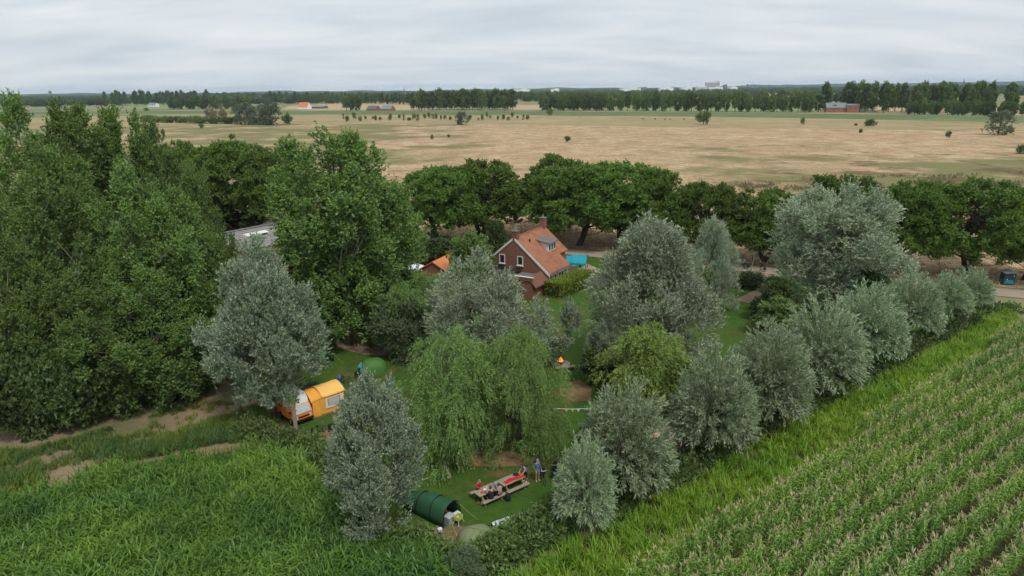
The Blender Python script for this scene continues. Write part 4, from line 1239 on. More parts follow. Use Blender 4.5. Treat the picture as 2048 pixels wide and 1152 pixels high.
row('far_round', 'far_tree', (335, 219), (500, 218), 25, 18, 'ORD tree from the left in the rounded row left of the grey willows', 'rounded row far left', 0.95)
row('far_poplar', 'far_tree', (192, 212), (400, 210), 27, 40, 'poplar of the dark wood at the far left', 'dark wood far left', 1.0, 10, 90)
row('far_round', 'far_tree', (1040, 204), (1750, 208), 19, 90, 'tree of the faint back row under the skyline buildings', 'faint back row', 1.0, 15, 120)
row('far_round', 'far_tree', (400, 201), (560, 203), 16, 14, 'tree of the faint back row far left of the spire', 'faint back row far left', 1.0, 15, 90)
row('far_willow', 'far_willow', (474, 249), (554, 250), 44, 6, 'ORD grey green willow from the left in the big clump by the meadow', 'grey willow clump', 1.0)
row('far_brown', 'far_willow', (414, 238), (452, 239), 26, 3, 'ORD brownish half dead willow from the left beside the grey clump', 'brownish willows', 0.9)
row('far_bush', 'far_bush', (282, 244), (470, 248), 13, 14, 'ORD bush from the left in the dark thicket beside the grey willows', 'dark thicket', 1.6)
for i in range(38):
    x = 680 + 380 * (i + random.random()) / 38
    y = 243 - (x - 680) * 0.010 + random.uniform(-5, 1)
    g = G(x, y)
    k = depth(g) / F
    set_tree('far_bush' if i % 3 else 'far_willow', 'young_tree', g.x, g.y, random.uniform(5, 14) * k, random.uniform(5, 10) * k, 'young tree of the loose planting on the far meadow', 'tree', 'young trees on the far meadow')
for xt, yt, yb, wp, kd, lb in (
        (922, 222, 250, 34, 'far_willow', 'spreading grey bush at the right end of the young planting'),
        (1408, 224, 249, 33, 'far_bush', 'lone round bush standing by the cows'),
        (1742, 239, 252, 29, 'far_bush', 'low dark bush left of the lone willow'),
        (2006, 219, 270, 62, 'far_willow', 'lone spreading willow in the meadow at the far right'),
        (1135, 273, 284, 13, 'far_bush', 'tiny lone bush in the middle of the dry meadow'),
        (864, 269, 279, 8, 'far_bush', 'left one of two tiny shrubs in the dry meadow'),
        (897, 269, 276, 6, 'far_bush', 'right one of two tiny shrubs in the dry meadow'),
        (463, 268, 279, 14, 'far_bush', 'small bush right above the wide round tree'),
        (402, 248, 257, 11, 'far_bush', 'small bush before the dark thicket'),
        (325, 258, 272, 8, 'far_bush', 'small bush beside the left wood'),
        (573, 226, 248, 20, 'far_round', 'round dark bush right of the grey willow clump'),
        (1100, 219, 231, 16, 'far_bush', 'dark bush at the foot of the dike'),
        (1722, 258, 266, 9, 'far_bush', 'tiny shrub below the low dark bush'),
        (1898, 263, 276, 12, 'far_bush', 'small bush left below the lone willow'),
        (2045, 290, 308, 22, 'far_bush', 'bush cut by the right edge in the meadow'),
        (1606, 236, 250, 10, 'far_bush', 'thin shrub between the cows and the low dark bush'),
        (1712, 247, 251, 9, 'far_bush', 'tiny shrub beside the low dark bush'),
        (292, 216, 224, 11, 'far_bush', 'small round bush on the far left pasture'),
        (1668, 207, 224, 30, 'far_round', 'dark tree left of the red barn'),
        (1640, 188, 224, 26, 'far_poplar', 'tall tree left of the red barn')):
    tree(kd, 'far_bush' if 'bush' in kd else 'far_tree', xt, yt, yb, wp, lb, 'bush' if 'bush' in kd else 'tree')
# woods that read as one mass near the horizon
def wood(label, y0, y1, n, x0, x1, hm, seed):
    r = np.random.default_rng(seed)
    P = np.stack([r.uniform(x0, x1, n), r.uniform(y0, y1, n), np.zeros(n)], 1)
    P = P[waves(P, 0.004, seed) + 0.25 * r.normal(size=len(P)) > -0.35]
    P = P[np.abs(P[:, 0]) < P[:, 1] * 0.85 + 60]
    n = len(P)
    s = hm * (0.75 + 0.5 * r.random(n))
    rot = np.stack([np.zeros(n), np.zeros(n), r.random(n) * 6.28], 1)
    scatter('far_woods', label, P, rot, np.stack([s * 1.5, s * 1.5, s], 1), r.integers(0, 3, n), r.random(n), [PROTO['far_round'][i][2] for i in range(3)])
wood('far wooded belt behind the dike farms', 1750, 2300, 1500, -2000, 2000, 0.85, 1)
wood('more distant wooded belt', 2700, 3600, 2200, -3100, 3100, 0.9, 2)
wood('bluish woods below the horizon', 4300, 5600, 2800, -4700, 4700, 1.0, 3)
wood('faint woods on the horizon', 6300, 7800, 3000, -6600, 6600, 1.2, 4)


# ================================================================== THE HOUSE
def rz_of(d):
    return math.atan2(d[1], d[0])
hs = thing('brick_house', 'red brick house with orange tiled roof, white dormer and two chimneys', 'house', (5.0, 93.2, 0), R(60))
SL = 0.83                                    # roof slope: height lost per metre from the ridge
RW, RH, RL = 5.4, 7.5, 9.6
def rz_(s_):
    return RH - SL * abs(RW - s_)
mb = MB()                                    # walls: front gable, long sides, back gable with the step
g = [(0, 0), (10.8, 0), (10.8, rz_(10.8)), (RW, RH - 0.05), (0, rz_(0))]
mb.add([(0, a, b) for a, b in g] + [(6.6, a, b) for a, b in g], [(0, 1, 2, 3, 4), (9, 8, 7, 6, 5), (0, 4, 9, 5), (1, 6, 7, 2)])
g2 = [(1.7, 0), (10.8, 0), (10.8, rz_(10.8)), (RW, RH - 0.06), (1.7, rz_(1.7) - 0.02)]
mb.add([(6.61, a, b) for a, b in g2] + [(9.4, a, b) for a, b in g2], [(9, 8, 7, 6, 5), (0, 4, 9, 5), (1, 6, 7, 2)])
mb.build('wall', 'brick', hs)
mb = MB()
th = 0.14
def slab(t0, t1, s0, s1):
    z0, z1 = rz_(s0) + 0.05, rz_(s1) + 0.05
    mb.add([(t0, s0, z0), (t1, s0, z0), (t1, s1, z1), (t0, s1, z1), (t0, s0, z0 + th), (t1, s0, z0 + th), (t1, s1, z1 + th), (t0, s1, z1 + th)],
           [(0, 3, 2, 1), (4, 5, 6, 7), (0, 1, 5, 4), (1, 2, 6, 5), (2, 3, 7, 6), (3, 0, 4, 7)])
slab(0.12, 6.75, -0.35, 1.4)
slab(0.12, 9.65, 1.4, RW)
slab(0.12, 9.65, 11.15, RW)
roof = mb.build('roof', 'clay_tiles', hs)
for i in range(24):                          # ridge tiles
    mb = MB()
    mb.tube([(0.15 + i * 0.395, RW, RH + 0.20), (0.53 + i * 0.395, RW, RH + 0.17)], 0.13, 6)
    mb.build('ridge_tile', 'clay_tiles', roof)
for t0, s0, zt, mt in ((0.45, RW - 0.05, 8.5, 'brick_dark'), (9.15, RW, 9.0, 'brick')):
    mb = MB()
    mb.box((t0, s0, zt - 1.0), (0.85, 0.75, 2.0))
    ch = mb.build('chimney', mt, hs)
    mb = MB()
    mb.box((t0, s0, zt + 0.06), (1.0, 0.9, 0.12))
    mb.build('cap', 'lead_grey', ch)
    mb = MB()
    mb.tube([(t0, s0, zt + 0.1), (t0, s0, zt + 0.55)], [0.12, 0.1], 8)
    mb.build('chimney_pot', 'metal_light', ch)
for sgn in (1, -1):                          # white barge boards on the front gable
    mb = MB()
    a, b = (-0.4, RW - 0.2) if sgn > 0 else (11.2, RW + 0.2)
    mb.add([(0.0, a, rz_(a) - 0.18), (0.0, b, rz_(b) - 0.12), (0.0, b, rz_(b) + 0.22), (0.0, a, rz_(a) + 0.2), (0.10, a, rz_(a) - 0.18), (0.10, b, rz_(b) - 0.12), (0.10, b, rz_(b) + 0.22), (0.10, a, rz_(a) + 0.2)],
           [(0, 1, 2, 3), (7, 6, 5, 4), (3, 2, 6, 7), (0, 4, 5, 1), (0, 3, 7, 4), (1, 5, 6, 2)])
    for i, v in enumerate(mb.v):
        mb.v[i] = (v[0] - 0.11, v[1], v[2])
    mb.build('barge_board', 'white_paint', hs)
def window(parent, c, wd, ht, axis, panes=1, frame='white_paint', out=-1):
    """axis 't' : wall facing -t (front gable); axis 's' : wall facing -s (long side)"""
    def bx(mbx, du, dz, wu, hz_, proud, dp):
        if axis == 't':
            mbx.box((c[0] + out * proud, c[1] + du, c[2] + dz), (dp, wu, hz_))
        else:
            mbx.box((c[0] + du, c[1] + out * proud, c[2] + dz), (wu, dp, hz_))
    mbx = MB()
    f = 0.11
    bx(mbx, 0, ht / 2 - f / 2, wd, f, 0.03, 0.12)
    bx(mbx, 0, -ht / 2 + f / 2, wd, f, 0.03, 0.12)
    bx(mbx, -wd / 2 + f / 2, 0, f, ht - 2 * f - 0.004, 0.03, 0.12)
    bx(mbx, wd / 2 - f / 2, 0, f, ht - 2 * f - 0.004, 0.03, 0.12)
    for k in range(1, panes):
        bx(mbx, -wd / 2 + wd * k / panes, 0, 0.08, ht - 2 * f - 0.004, 0.03, 0.11)
    wo_ = mbx.build('window', frame, parent)
    pw = (wd - 2 * f) / panes
    for k in range(panes):
        mbx = MB()
        bx(mbx, -wd / 2 + f + pw * (k + 0.5), 0, pw - 0.08, ht - 2 * f - 0.01, 0.005, 0.05)
        mbx.build('pane', 'dark_glass', wo_)
    mbx = MB()
    bx(mbx, 0, -ht / 2 - 0.05, wd + 0.16, 0.09, 0.08, 0.24)
    mbx.build('sill', 'white_paint', wo_)
    return wo_
window(hs, (0, 7.35, 4.35), 0.95, 1.35, 't')
window(hs, (0, 4.35, 4.35), 0.95, 1.35, 't')
window(hs, (1.1, 0, 1.35), 0.95, 2.2, 's')
window(hs, (2.5, 0, 1.55), 0.95, 1.7, 's')
window(hs, (4.4, 0, 1.65), 1.9, 1.5, 's', 2)
window(hs, (6.0, 0, 1.65), 0.7, 1.5, 's')
mb = MB()
mb.tube([(6.5, -0.10, 0.0), (6.5, -0.10, 2.75)], 0.06, 6)
mb.build('downpipe', 'white_paint', hs)
mb = MB()
mb.tube([(0.1, -0.45, 2.72), (6.75, -0.45, 2.72)], 0.08, 6)
mb.build('gutter', 'lead_grey', hs)
# dormer
dm = MB()
t0, t1, sf, sb = 4.55, 7.05, 2.15, 4.35
zf = rz_(sf)
dm.add([(t0, sf, zf), (t1, sf, zf), (t1, sf, zf + 1.35), (t0, sf, zf + 1.35), (t0, sb, rz_(sb)), (t1, sb, rz_(sb)), (t1, sb, zf + 1.75), (t0, sb, zf + 1.75)],
       [(0, 1, 2, 3), (0, 3, 7, 4), (1, 5, 6, 2), (4, 7, 6, 5), (3, 2, 6, 7), (0, 4, 5, 1)])
dmo = dm.build('dormer', 'white_paint', hs)
mb = MB()
mb.add([(t0 - 0.25, sf - 0.3, zf + 1.36), (t1 + 0.25, sf - 0.3, zf + 1.36), (t1 + 0.25, sb + 0.1, zf + 1.8), (t0 - 0.25, sb + 0.1, zf + 1.8), (t0 - 0.25, sf - 0.3, zf + 1.50), (t1 + 0.25, sf - 0.3, zf + 1.50), (t1 + 0.25, sb + 0.1, zf + 1.94), (t0 - 0.25, sb + 0.1, zf + 1.94)],
       [(0, 3, 2, 1), (4, 5, 6, 7), (0, 1, 5, 4), (1, 2, 6, 5), (2, 3, 7, 6), (3, 0, 4, 7)])
mb.build('dormer_roof', 'lead_grey', dmo)
for k in range(3):
    mb = MB()
    mb.box((t0 + 0.45 + k * 0.80, sf - 0.03, zf + 0.72), (0.46, 0.05, 0.75))
    mb.build('pane', 'dark_glass', dmo)
mb = MB()
mb.tube([(2.6, 4.2, rz_(4.2)), (2.6, 4.2, rz_(4.2) + 0.55)], 0.12, 8)
mb.build('vent_pipe', 'black', hs)
# lean-to in front of the gable
mb = MB()
mb.box((-2.0, 2.1, 1.3), (3.9, 3.8, 2.6))
ext = mb.build('extension', 'brick', hs)
mb = MB()
mb.box((-2.0, 2.35, 2.70), (3.7, 3.3, 0.16))
mb.build('flat_roof', 'lead_grey', ext)
mb = MB()
mb.add([(-4.1, -0.35, 1.85), (-0.02, -0.35, 1.85), (-0.02, 0.9, 3.15), (-4.1, 0.9, 3.15), (-4.1, -0.35, 2.0), (-0.02, -0.35, 2.0), (-0.02, 0.9, 3.3), (-4.1, 0.9, 3.3)], [(0, 3, 2, 1), (4, 5, 6, 7), (0, 1, 5, 4), (1, 2, 6, 5), (2, 3, 7, 6), (3, 0, 4, 7)])
mb.build('sloping_roof', 'brick_dark', ext)
mb = MB()
mb.box((-3.98, 2.1, 3.0), (0.22, 3.9, 0.5))
mb.build('parapet', 'brick', ext)
mb = MB()
mb.box((-3.98, 2.1, 3.29), (0.3, 4.0, 0.08))
mb.build('coping', 'white_paint', ext)
for k in range(5):                           # veranda
    mb = MB()
    mb.box((-2.6, 4.3 + k * 1.3, 1.5), (0.14, 0.14, 3.0))
    mb.build('veranda_post', 'brown_wood' if k % 2 else 'lead_grey', hs)
mb = MB()
mb.box((-1.3, 6.95, 3.06), (2.9, 5.6, 0.12))
mb.build('veranda_roof', 'dark_glass', hs)
mb = MB()
mb.box((-0.12, 6.95, 1.5), (0.14, 5.4, 2.7))
mb.build('veranda_glazing', 'dark_glass', hs)
# turquoise canopy on the terrace
cn_ = thing('canopy', 'bright turquoise cloth canopy on posts right of the house', 'canopy')
cc = [G(1131, 522, 2.4), G(1133, 508, 2.4), G(1176, 507, 2.4), G(1172, 524, 2.4)]
mb = MB()
def cfn(u, v):
    p = (cc[0].lerp(cc[3], u)).lerp(cc[1].lerp(cc[2], u), v)
    return (p.x, p.y, 2.15 + 0.75 * (1 - abs(2 * v - 1)) ** 0.8 * (1 - 0.25 * abs(2 * u - 1)) - 0.10 * math.sin(math.pi * u * 3) ** 2 + 0.03 * math.sin(17 * u + 5 * v))
mb.grid(cfn, 12, 8)
mb.build('cloth', 'turquoise', cn_, smooth=True, solid=0.02)
for v0 in (0.0, 1.0):
    mb = MB()
    mb.grid(lambda u, v: (cfn(u, v0)[0], cfn(u, v0)[1] + (-0.02 if v0 < 0.5 else 0.02), cfn(u, v0)[2] - v * (0.3 + 0.05 * math.sin(24 * u))), 24, 2)
    mb.build('valance', 'turquoise', cn_, solid=0.01)
for q, (u, v) in enumerate(((0, 0), (1, 0), (0, 1), (1, 1))):
    p = cfn(u, v)
    mb = MB()
    mb.tube([(p[0], p[1], 0), (p[0], p[1], p[2] + 0.05)], 0.05, 6)
    mb.build('post', 'brown_wood', cn_)
for q, (a, b) in enumerate(((1140, 532), (1160, 534))):
    p = G(a, b)
    tb = thing('garden_table', 'small %s table under the turquoise canopy' % ('left hand' if q == 0 else 'right hand'), 'table', p, 0.4 * q)
    mb = MB()
    mb.tube([(0, 0, 0.72), (0, 0, 0.76)], 0.55, 16)
    mb.build('table_top', 'plastic_grey_light', tb)
    mb = MB()
    mb.tube([(0, 0, 0), (0, 0, 0.72)], [0.25, 0.04], 8)
    mb.build('leg', 'metal_dark', tb)
# orange roofed outbuilding and grey shed
def gable_shed(name, label, cat, p0, p1, depth_, eave, ridge, wallm, roofm, z0=0.0):
    """ridge from p0 to p1 (ground points), roof falling both ways"""
    d = (p1 - p0)
    L = d.length
    o = thing(name, label, cat, (p0.x, p0.y, 0), rz_of(d))
    mbx = MB()
    hd = depth_ / 2
    sec = [(-hd, 0), (hd, 0), (hd, eave), (0, ridge - 0.05), (-hd, eave)]
    mbx.add([(0, a, b) for a, b in sec] + [(L, a, b) for a, b in sec], [(4, 3, 2, 1, 0), (5, 6, 7, 8, 9), (0, 1, 6, 5), (1, 2, 7, 6), (4, 0, 5, 9)])
    mbx.build('wall', wallm, o)
    k = (ridge - eave) / hd
    mbx = MB()
    for sg in (-1, 1):
        a, b = (0.0, ridge), (sg * (hd + 0.3), eave - 0.3 * k)
        vs = [(-0.25, a[0], a[1]), (L + 0.25, a[0], a[1]), (L + 0.25, b[0], b[1]), (-0.25, b[0], b[1])]
        vs += [(x, y, z + 0.14) for x, y, z in vs]
        mbx.add(vs, [(0, 1, 2, 3), (7, 6, 5, 4), (0, 4, 5, 1), (1, 5, 6, 2), (2, 6, 7, 3), (3, 7, 4, 0)])
    ro = mbx.build('roof', roofm, o)
    return o, ro, L
gable_shed('outbuilding', 'low outbuilding with bright orange tiled roof left of the house', 'outbuilding', G(866, 527, 3.2) * 1.0, G(912, 505, 3.2), 5.0, 2.0, 3.4, 'brick', 'far_orange')
so, sro, SLn = gable_shed('shed', 'long shed with grey roof and white skylight behind the conical willow', 'shed', G(425, 474, 4.0), G(580, 444, 4.0), 15.0, 2.4, 4.2, 'brown_wood', 'slate_roof')
for i in range(9):
    mb = MB()
    yy = -0.9 - i * 0.75
    k = (4.2 - 2.4) / 7.5
    mb.box((SLn / 2, yy, 4.2 + yy * k + 0.165), (SLn + 0.4, 0.05, 0.05))
    mb.build('batten', 'lead_grey', sro)
mb = MB()
mb.box((SLn / 2, 0.0, 4.36), (SLn + 0.5, 0.9, 0.10))
mb.build('ridge_cap', 'lead_grey', sro)
for i in range(2):
    mb = MB()
    mb.box((5.2 + i * 2.4, -3.3, 3.78), (2.2, 1.1, 0.35), (R(13.5), 0, 0))
    sk = mb.build('skylight', 'white_paint', sro)
    mb = MB()
    mb.box((5.3 + i * 2.4, -3.85, 3.66), (1.2, 0.08, 0.22))
    mb.build('pane', 'dark_glass', sk)
pt = thing('party_tent', 'white party tent glimpsed through the trees left of the house', 'tent', G(835, 562), 0.4)
mb = MB()
mb.add([(-1.5, -1.5, 2.0), (1.5, -1.5, 2.0), (1.5, 1.5, 2.0), (-1.5, 1.5, 2.0), (0, 0, 2.8)], [(0, 1, 4), (1, 2, 4), (2, 3, 4), (3, 0, 4)])
mb.build('canopy', 'plastic_white', pt, solid=0.02)
for a in (-1.45, 1.45):
    for b in (-1.45, 1.45):
        mb = MB()
        mb.tube([(a, b, 0), (a, b, 2.0)], 0.03, 6)
        mb.build('leg', 'metal_light', pt)
for q, (a, b, lb) in enumerate(((18, 640, 'white caravan behind the poplars at the left edge'), (338, 562, 'white caravan glimpsed between the left poplars'))):
    cv = thing('caravan', lb, 'caravan', G(a, b), 0.5 + q)
    mb = MB()
    pr = [(-2.2, 0.5), (2.1, 0.5), (2.3, 1.3), (1.9, 2.35), (-1.8, 2.4), (-2.3, 1.6)]
    mb.add([(x, -1.05, z) for x, z in pr] + [(x, 1.05, z) for x, z in pr], [tuple(range(6)), tuple(range(11, 5, -1))] + [(i, (i + 6), (i + 1) % 6 + 6, (i + 1) % 6) for i in range(6)])
    bevel(mb.build('body', 'white_paint', cv), 0.12, 3)
    for sx in (-1.06, 1.06):
        mb = MB()
        mb.box((0.3, sx, 1.65), (1.3, 0.03, 0.6))
        mb.build('window', 'dark_glass', cv)
        mb = MB()
        mb.tube([(-0.1, sx * 0.85, 0.33), (-0.1, sx * 1.0, 0.33)], 0.33, 14)
        mb.build('wheel', 'black', cv)

# ================================================================== PEOPLE
def person(label, loc, rz, J, mats, hair='hair_brown', scale=1.0, long_hair=False, sleeves=False, long_legs=False, group=None, name='person'):
    """J: joint name -> (x forward, y left, z up); one continuous skinned body"""
    bones = [('pelvis', 'belly'), ('belly', 'chest'), ('chest', 'neck'), ('neck', 'head'), ('head', 'crown')]
    for s in 'LR':
        bones += [('chest', 'sh' + s), ('sh' + s, 'el' + s), ('el' + s, 'wr' + s), ('wr' + s, 'ha' + s), ('pelvis', 'hi' + s), ('hi' + s, 'kn' + s), ('kn' + s, 'an' + s), ('an' + s, 'to' + s)]
    names = []
    for a, b in bones:
        for n_ in (a, b):
            if n_ not in names:
                names.append(n_)
    rad = {'pelvis': 0.135, 'belly': 0.125, 'chest': 0.15, 'neck': 0.058, 'head': 0.098, 'crown': 0.075, 'sh': 0.07, 'el': 0.047, 'wr': 0.034, 'ha': 0.038, 'hi': 0.095, 'kn': 0.062, 'an': 0.043, 'to': 0.038}
    me = bpy.data.meshes.new('skeleton')
    me.from_pydata([J[n_] for n_ in names], [(names.index(a), names.index(b)) for a, b in bones], [])
    tmp = bpy.data.objects.new('skeleton', me)
    col.objects.link(tmp)
    md = tmp.modifiers.new('skin', 'SKIN')
    md.use_smooth_shade = True
    sv = me.skin_vertices[0].data
    for i, n_ in enumerate(names):
        q = rad.get(n_, rad.get(n_[:-1], 0.05))
        sv[i].radius = (q, q)
        sv[i].use_root = (n_ == 'pelvis')
    tmp.modifiers.new('sub', 'SUBSURF').levels = 1
    dg = bpy.context.evaluated_depsgraph_get()
    ev = tmp.evaluated_get(dg)
    body = bpy.data.meshes.new_from_object(ev)
    bpy.data.objects.remove(tmp)
    # fingers and nose
    bm = bmesh.new()
    bm.from_mesh(body)
    nbody = len(bm.faces)
    extra = MB()
    for s, sg in (('L', 1), ('R', -1)):
        wr, ha = Vector(J['wr' + s]), Vector(J['ha' + s])
        d = (ha - wr).normalized()
        side = Vector((0, 0, 1)).cross(d)
        side = side.normalized() if side.length > 0.1 else Vector((1, 0, 0))
        dn = d.cross(side).normalized()
        for k, ln in enumerate((0.075, 0.085, 0.08, 0.062)):
            b0 = ha + side * (0.03 - 0.02 * k)
            m1 = b0 + d * ln * 0.55
            extra.tube([b0, m1, m1 + (d * 0.7 - dn * 0.7) * ln * 0.5], [0.010, 0.009, 0.006], 5)
        b0 = wr.lerp(ha, 0.6) + side * 0.03
        extra.tube([b0, b0 + (side * 0.7 + d * 0.6) * 0.05, b0 + (side * 0.5 + d * 1.2) * 0.075], [0.012, 0.010, 0.007], 5)
    hd, cw, nk = Vector(J['head']), Vector(J['crown']), Vector(J['neck'])
    fw = (Vector((1, 0, 0)) - (cw - nk).normalized() * (cw - nk).normalized().x).normalized()
    hc = hd.lerp(cw, 0.35)
    extra.tube([hc + fw * 0.075 + Vector((0, 0, 0.01)), hc + fw * 0.125 - Vector((0, 0, 0.03))], [0.012, 0.016], 5)
    for sg in (-1, 1):
        extra.ball(tuple(hc + Vector((0, sg * 0.098, 0))), (0.02, 0.012, 0.03), 6, 4)
    vs = [bm.verts.new(v) for v in extra.v]
    for f in extra.f:
        try:
            bm.faces.new([vs[i] for i in f])
        except ValueError:
            pass
    bm.to_mesh(body)
    bm.free()
    for mm in ('skin', mats[0], mats[1], mats[2]):
        body.materials.append(MATS[mm])
    reg_ = {}
    for a, b in bones:
        if b[:2] in ('ne', 'he', 'cr') or (a == 'neck'):
            k = 0
        elif a == 'chest' or b in ('belly', 'chest'):
            k = 1
        elif b[:2] == 'el':
            k = 1
        elif b[:2] in ('wr', 'ha'):
            k = 1 if (sleeves and b[:2] == 'wr') else 0
        elif b[:2] in ('hi', 'kn'):
            k = 2
        elif b[:2] == 'an':
            k = 2 if long_legs else 0
        else:
            k = 3
        reg_[(a, b)] = k
    reg_[('pelvis', 'belly')] = 1
    for i, f in enumerate(body.polygons):
        if i >= nbody:
            f.material_index = 0
            continue
        c = f.center
        best, bk = 1e9, 0
        for a, b in bones:
            A, B = Vector(J[a]), Vector(J[b])
            t = max(0, min(1, (c - A).dot(B - A) / max((B - A).length_squared, 1e-9)))
            dd = (c - A.lerp(B, t)).length - rad.get(b, rad.get(b[:-1], 0.05)) * 0.6
            if dd < best:
                best, bk = dd, reg_[(a, b)]
                if (a, b) == ('pelvis', 'belly') and t < 0.35:
                    bk = 2
        f.material_index = bk
    body.polygons.foreach_set('use_smooth', [True] * len(body.polygons))
    o = thing(name, label, 'person', loc, rz, group, (scale,) * 3)
    link('body', body, o)
    mb = MB()
    def hfn(u, v):
        a, b = math.pi * (0.62 if not long_hair else 0.78) * v, 2 * math.pi * u
        p = Vector((math.sin(a) * math.cos(b), math.sin(a) * math.sin(b), math.cos(a)))
        front = max(0, p.x) * (1 if v > 0.45 else 0)
        q = hc + Vector((-0.012 + p.x * 0.106 - front * 0.05, p.y * 0.102, 0.028 + p.z * 0.118))
        if long_hair and v > 0.7:
            q.z -= 0.06 * (v - 0.7) / 0.3
        return q
    mb.grid(hfn, 14, 8)
    mb.build('hair', hair, o, smooth=True)
    for sg in (-1, 1):
        mb = MB()
        mb.ball(tuple(hc + fw * 0.088 + Vector((0, sg * 0.034, 0.02))), 0.012, 6, 4)
        mb.build('eye', 'black', o)
    return o
def mirror(d):
    J = {}
    for k, v in d.items():
        if k[0] == '*':
            J[k[1:] + 'L'] = v
            J[k[1:] + 'R'] = (v[0], -v[1], v[2])
        else:
            J[k] = v
    return J
STAND = mirror({'pelvis': (0, 0, 0.96), 'belly': (0.01, 0, 1.14), 'chest': (0.0, 0, 1.34), 'neck': (0.02, 0, 1.52), 'head': (0.04, 0, 1.62), 'crown': (0.04, 0, 1.74), '*sh': (0, 0.19, 1.43), '*el': (0.0, 0.25, 1.14), '*wr': (0.14, 0.24, 0.94), '*ha': (0.19, 0.22, 0.88), '*hi': (0, 0.10, 0.90), '*kn': (0.02, 0.11, 0.50), '*an': (-0.02, 0.11, 0.085), '*to': (0.15, 0.12, 0.045)})
LEAN = dict(STAND)
LEAN.update(mirror({'belly': (0.07, 0, 1.12), 'chest': (0.17, 0, 1.28), 'neck': (0.27, 0, 1.42), 'head': (0.34, 0, 1.50), 'crown': (0.38, 0, 1.61), '*sh': (0.20, 0.18, 1.36), '*el': (0.34, 0.23, 1.10), '*wr': (0.52, 0.18, 0.92), '*ha': (0.60, 0.16, 0.87)}))
SIT = mirror({'pelvis': (0, 0, 0.57), 'belly': (0.0, 0, 0.73), 'chest': (0.06, 0, 0.95), 'neck': (0.13, 0, 1.11), 'head': (0.18, 0, 1.20), 'crown': (0.21, 0, 1.31), '*sh': (0.07, 0.18, 1.03), '*el': (0.22, 0.26, 0.83), '*wr': (0.42, 0.15, 0.86), '*ha': (0.49, 0.12, 0.86), '*hi': (0.06, 0.11, 0.55), '*kn': (0.45, 0.14, 0.55), '*an': (0.38, 0.13, 0.09), '*to': (0.54, 0.13, 0.045)})
RIDE = mirror({'pelvis': (-0.22, 0, 1.05), 'belly': (-0.15, 0, 1.2), 'chest': (0.0, 0, 1.38), 'neck': (0.1, 0, 1.54), 'head': (0.15, 0, 1.63), 'crown': (0.18, 0, 1.75), '*sh': (0.02, 0.19, 1.46), '*el': (0.2, 0.26, 1.22), '*wr': (0.40, 0.25, 1.1), '*ha': (0.47, 0.25, 1.07), '*hi': (-0.18, 0.1, 1.0), '*kn': (0.18, 0.12, 0.82), '*an': (0.0, 0.12, 0.42), '*to': (0.16, 0.12, 0.36)})
RIDE.update({'knR': (0.12, -0.12, 0.62), 'anR': (-0.05, -0.12, 0.22), 'toR': (0.11, -0.12, 0.17)})

# ================================================================== BICYCLES
def bicycle(label, loc, rz, bags=('black_cloth',), framem='metal_dark', lean=0.06, group=None, topbag=None):
    o = thing('bicycle', label, 'bicycle', loc, rz, group)
    o.rotation_euler = (lean, 0, rz)
    for x in (-0.53, 0.53):
        mb = MB()
        mb.ring((x, 0, 0.345), 0.325, 0.022, n=24)
        wl = mb.build('wheel', 'black', o)
        mb = MB()
        mb.ring((x, 0, 0.345), 0.30, 0.012, n=24, m=4)
        mb.build('rim', 'metal_light', wl)
        for k in range(6):
            mb = MB()
            a = math.pi * k / 6
            mb.tube([(x - 0.3 * math.cos(a), 0, 0.345 - 0.3 * math.sin(a)), (x + 0.3 * math.cos(a), 0, 0.345 + 0.3 * math.sin(a))], 0.004, 3, False)
            mb.build('spoke', 'metal_light', wl)
    mb = MB()
    bb, st, hd = (-0.08, 0, 0.30), (-0.22, 0, 0.84), (0.36, 0, 0.86)
    for a, b in ((bb, st), (st, hd), (bb, (0.38, 0, 0.80)), (bb, (-0.53, 0, 0.345)), (st, (-0.53, 0, 0.345)), (hd, (0.53, 0, 0.345)), (hd, (0.33, 0, 1.02))):
        mb.tube([a, b], 0.020, 6)
    fr = mb.build('frame', framem, o)
    mb = MB()
    mb.tube([(0.22, -0.27, 1.03), (0.34, -0.2, 1.05), (0.35, 0, 1.04), (0.34, 0.2, 1.05), (0.22, 0.27, 1.03)], 0.015, 6)
    mb.build('handlebar', 'metal_light', o)
    mb = MB()
    mb.tube([(-0.38, 0, 0.93), (-0.25, 0, 0.95), (-0.10, 0, 0.93)], [0.08, 0.07, 0.02], 8)
    mb.build('saddle', 'black', o)
    mb = MB()
    mb.box((-0.55, 0, 0.72), (0.42, 0.12, 0.02))
    mb.build('luggage_rack', 'metal_dark', o)
    for sg in (-1, 1):
        mb = MB()
        mb.tube([(-0.08, 0, 0.30), (-0.08 + 0.12 * sg, 0.09 * sg, 0.30 - 0.11 * sg), (-0.08 + 0.12 * sg, 0.16 * sg, 0.30 - 0.11 * sg)], 0.012, 5)
        mb.build('pedal', 'black', o)
    for i, bgm in enumerate(bags):
        for sg in (-1, 1):
            mb = MB()
            mb.box((-0.57 if i == 0 else 0.53, sg * 0.16, 0.50 if i == 0 else 0.42), (0.34, 0.18, 0.42 if i == 0 else 0.32), taper=0.92)
            bevel(mb.build('pannier', bgm, o), 0.04, 2)
    if topbag:
        mb = MB()
        mb.tube([(-0.57, -0.3, 0.86), (-0.57, 0.3, 0.86)], 0.12, 10)
        bevel(mb.build('bag_roll', topbag, o), 0.03, 2)
    return o

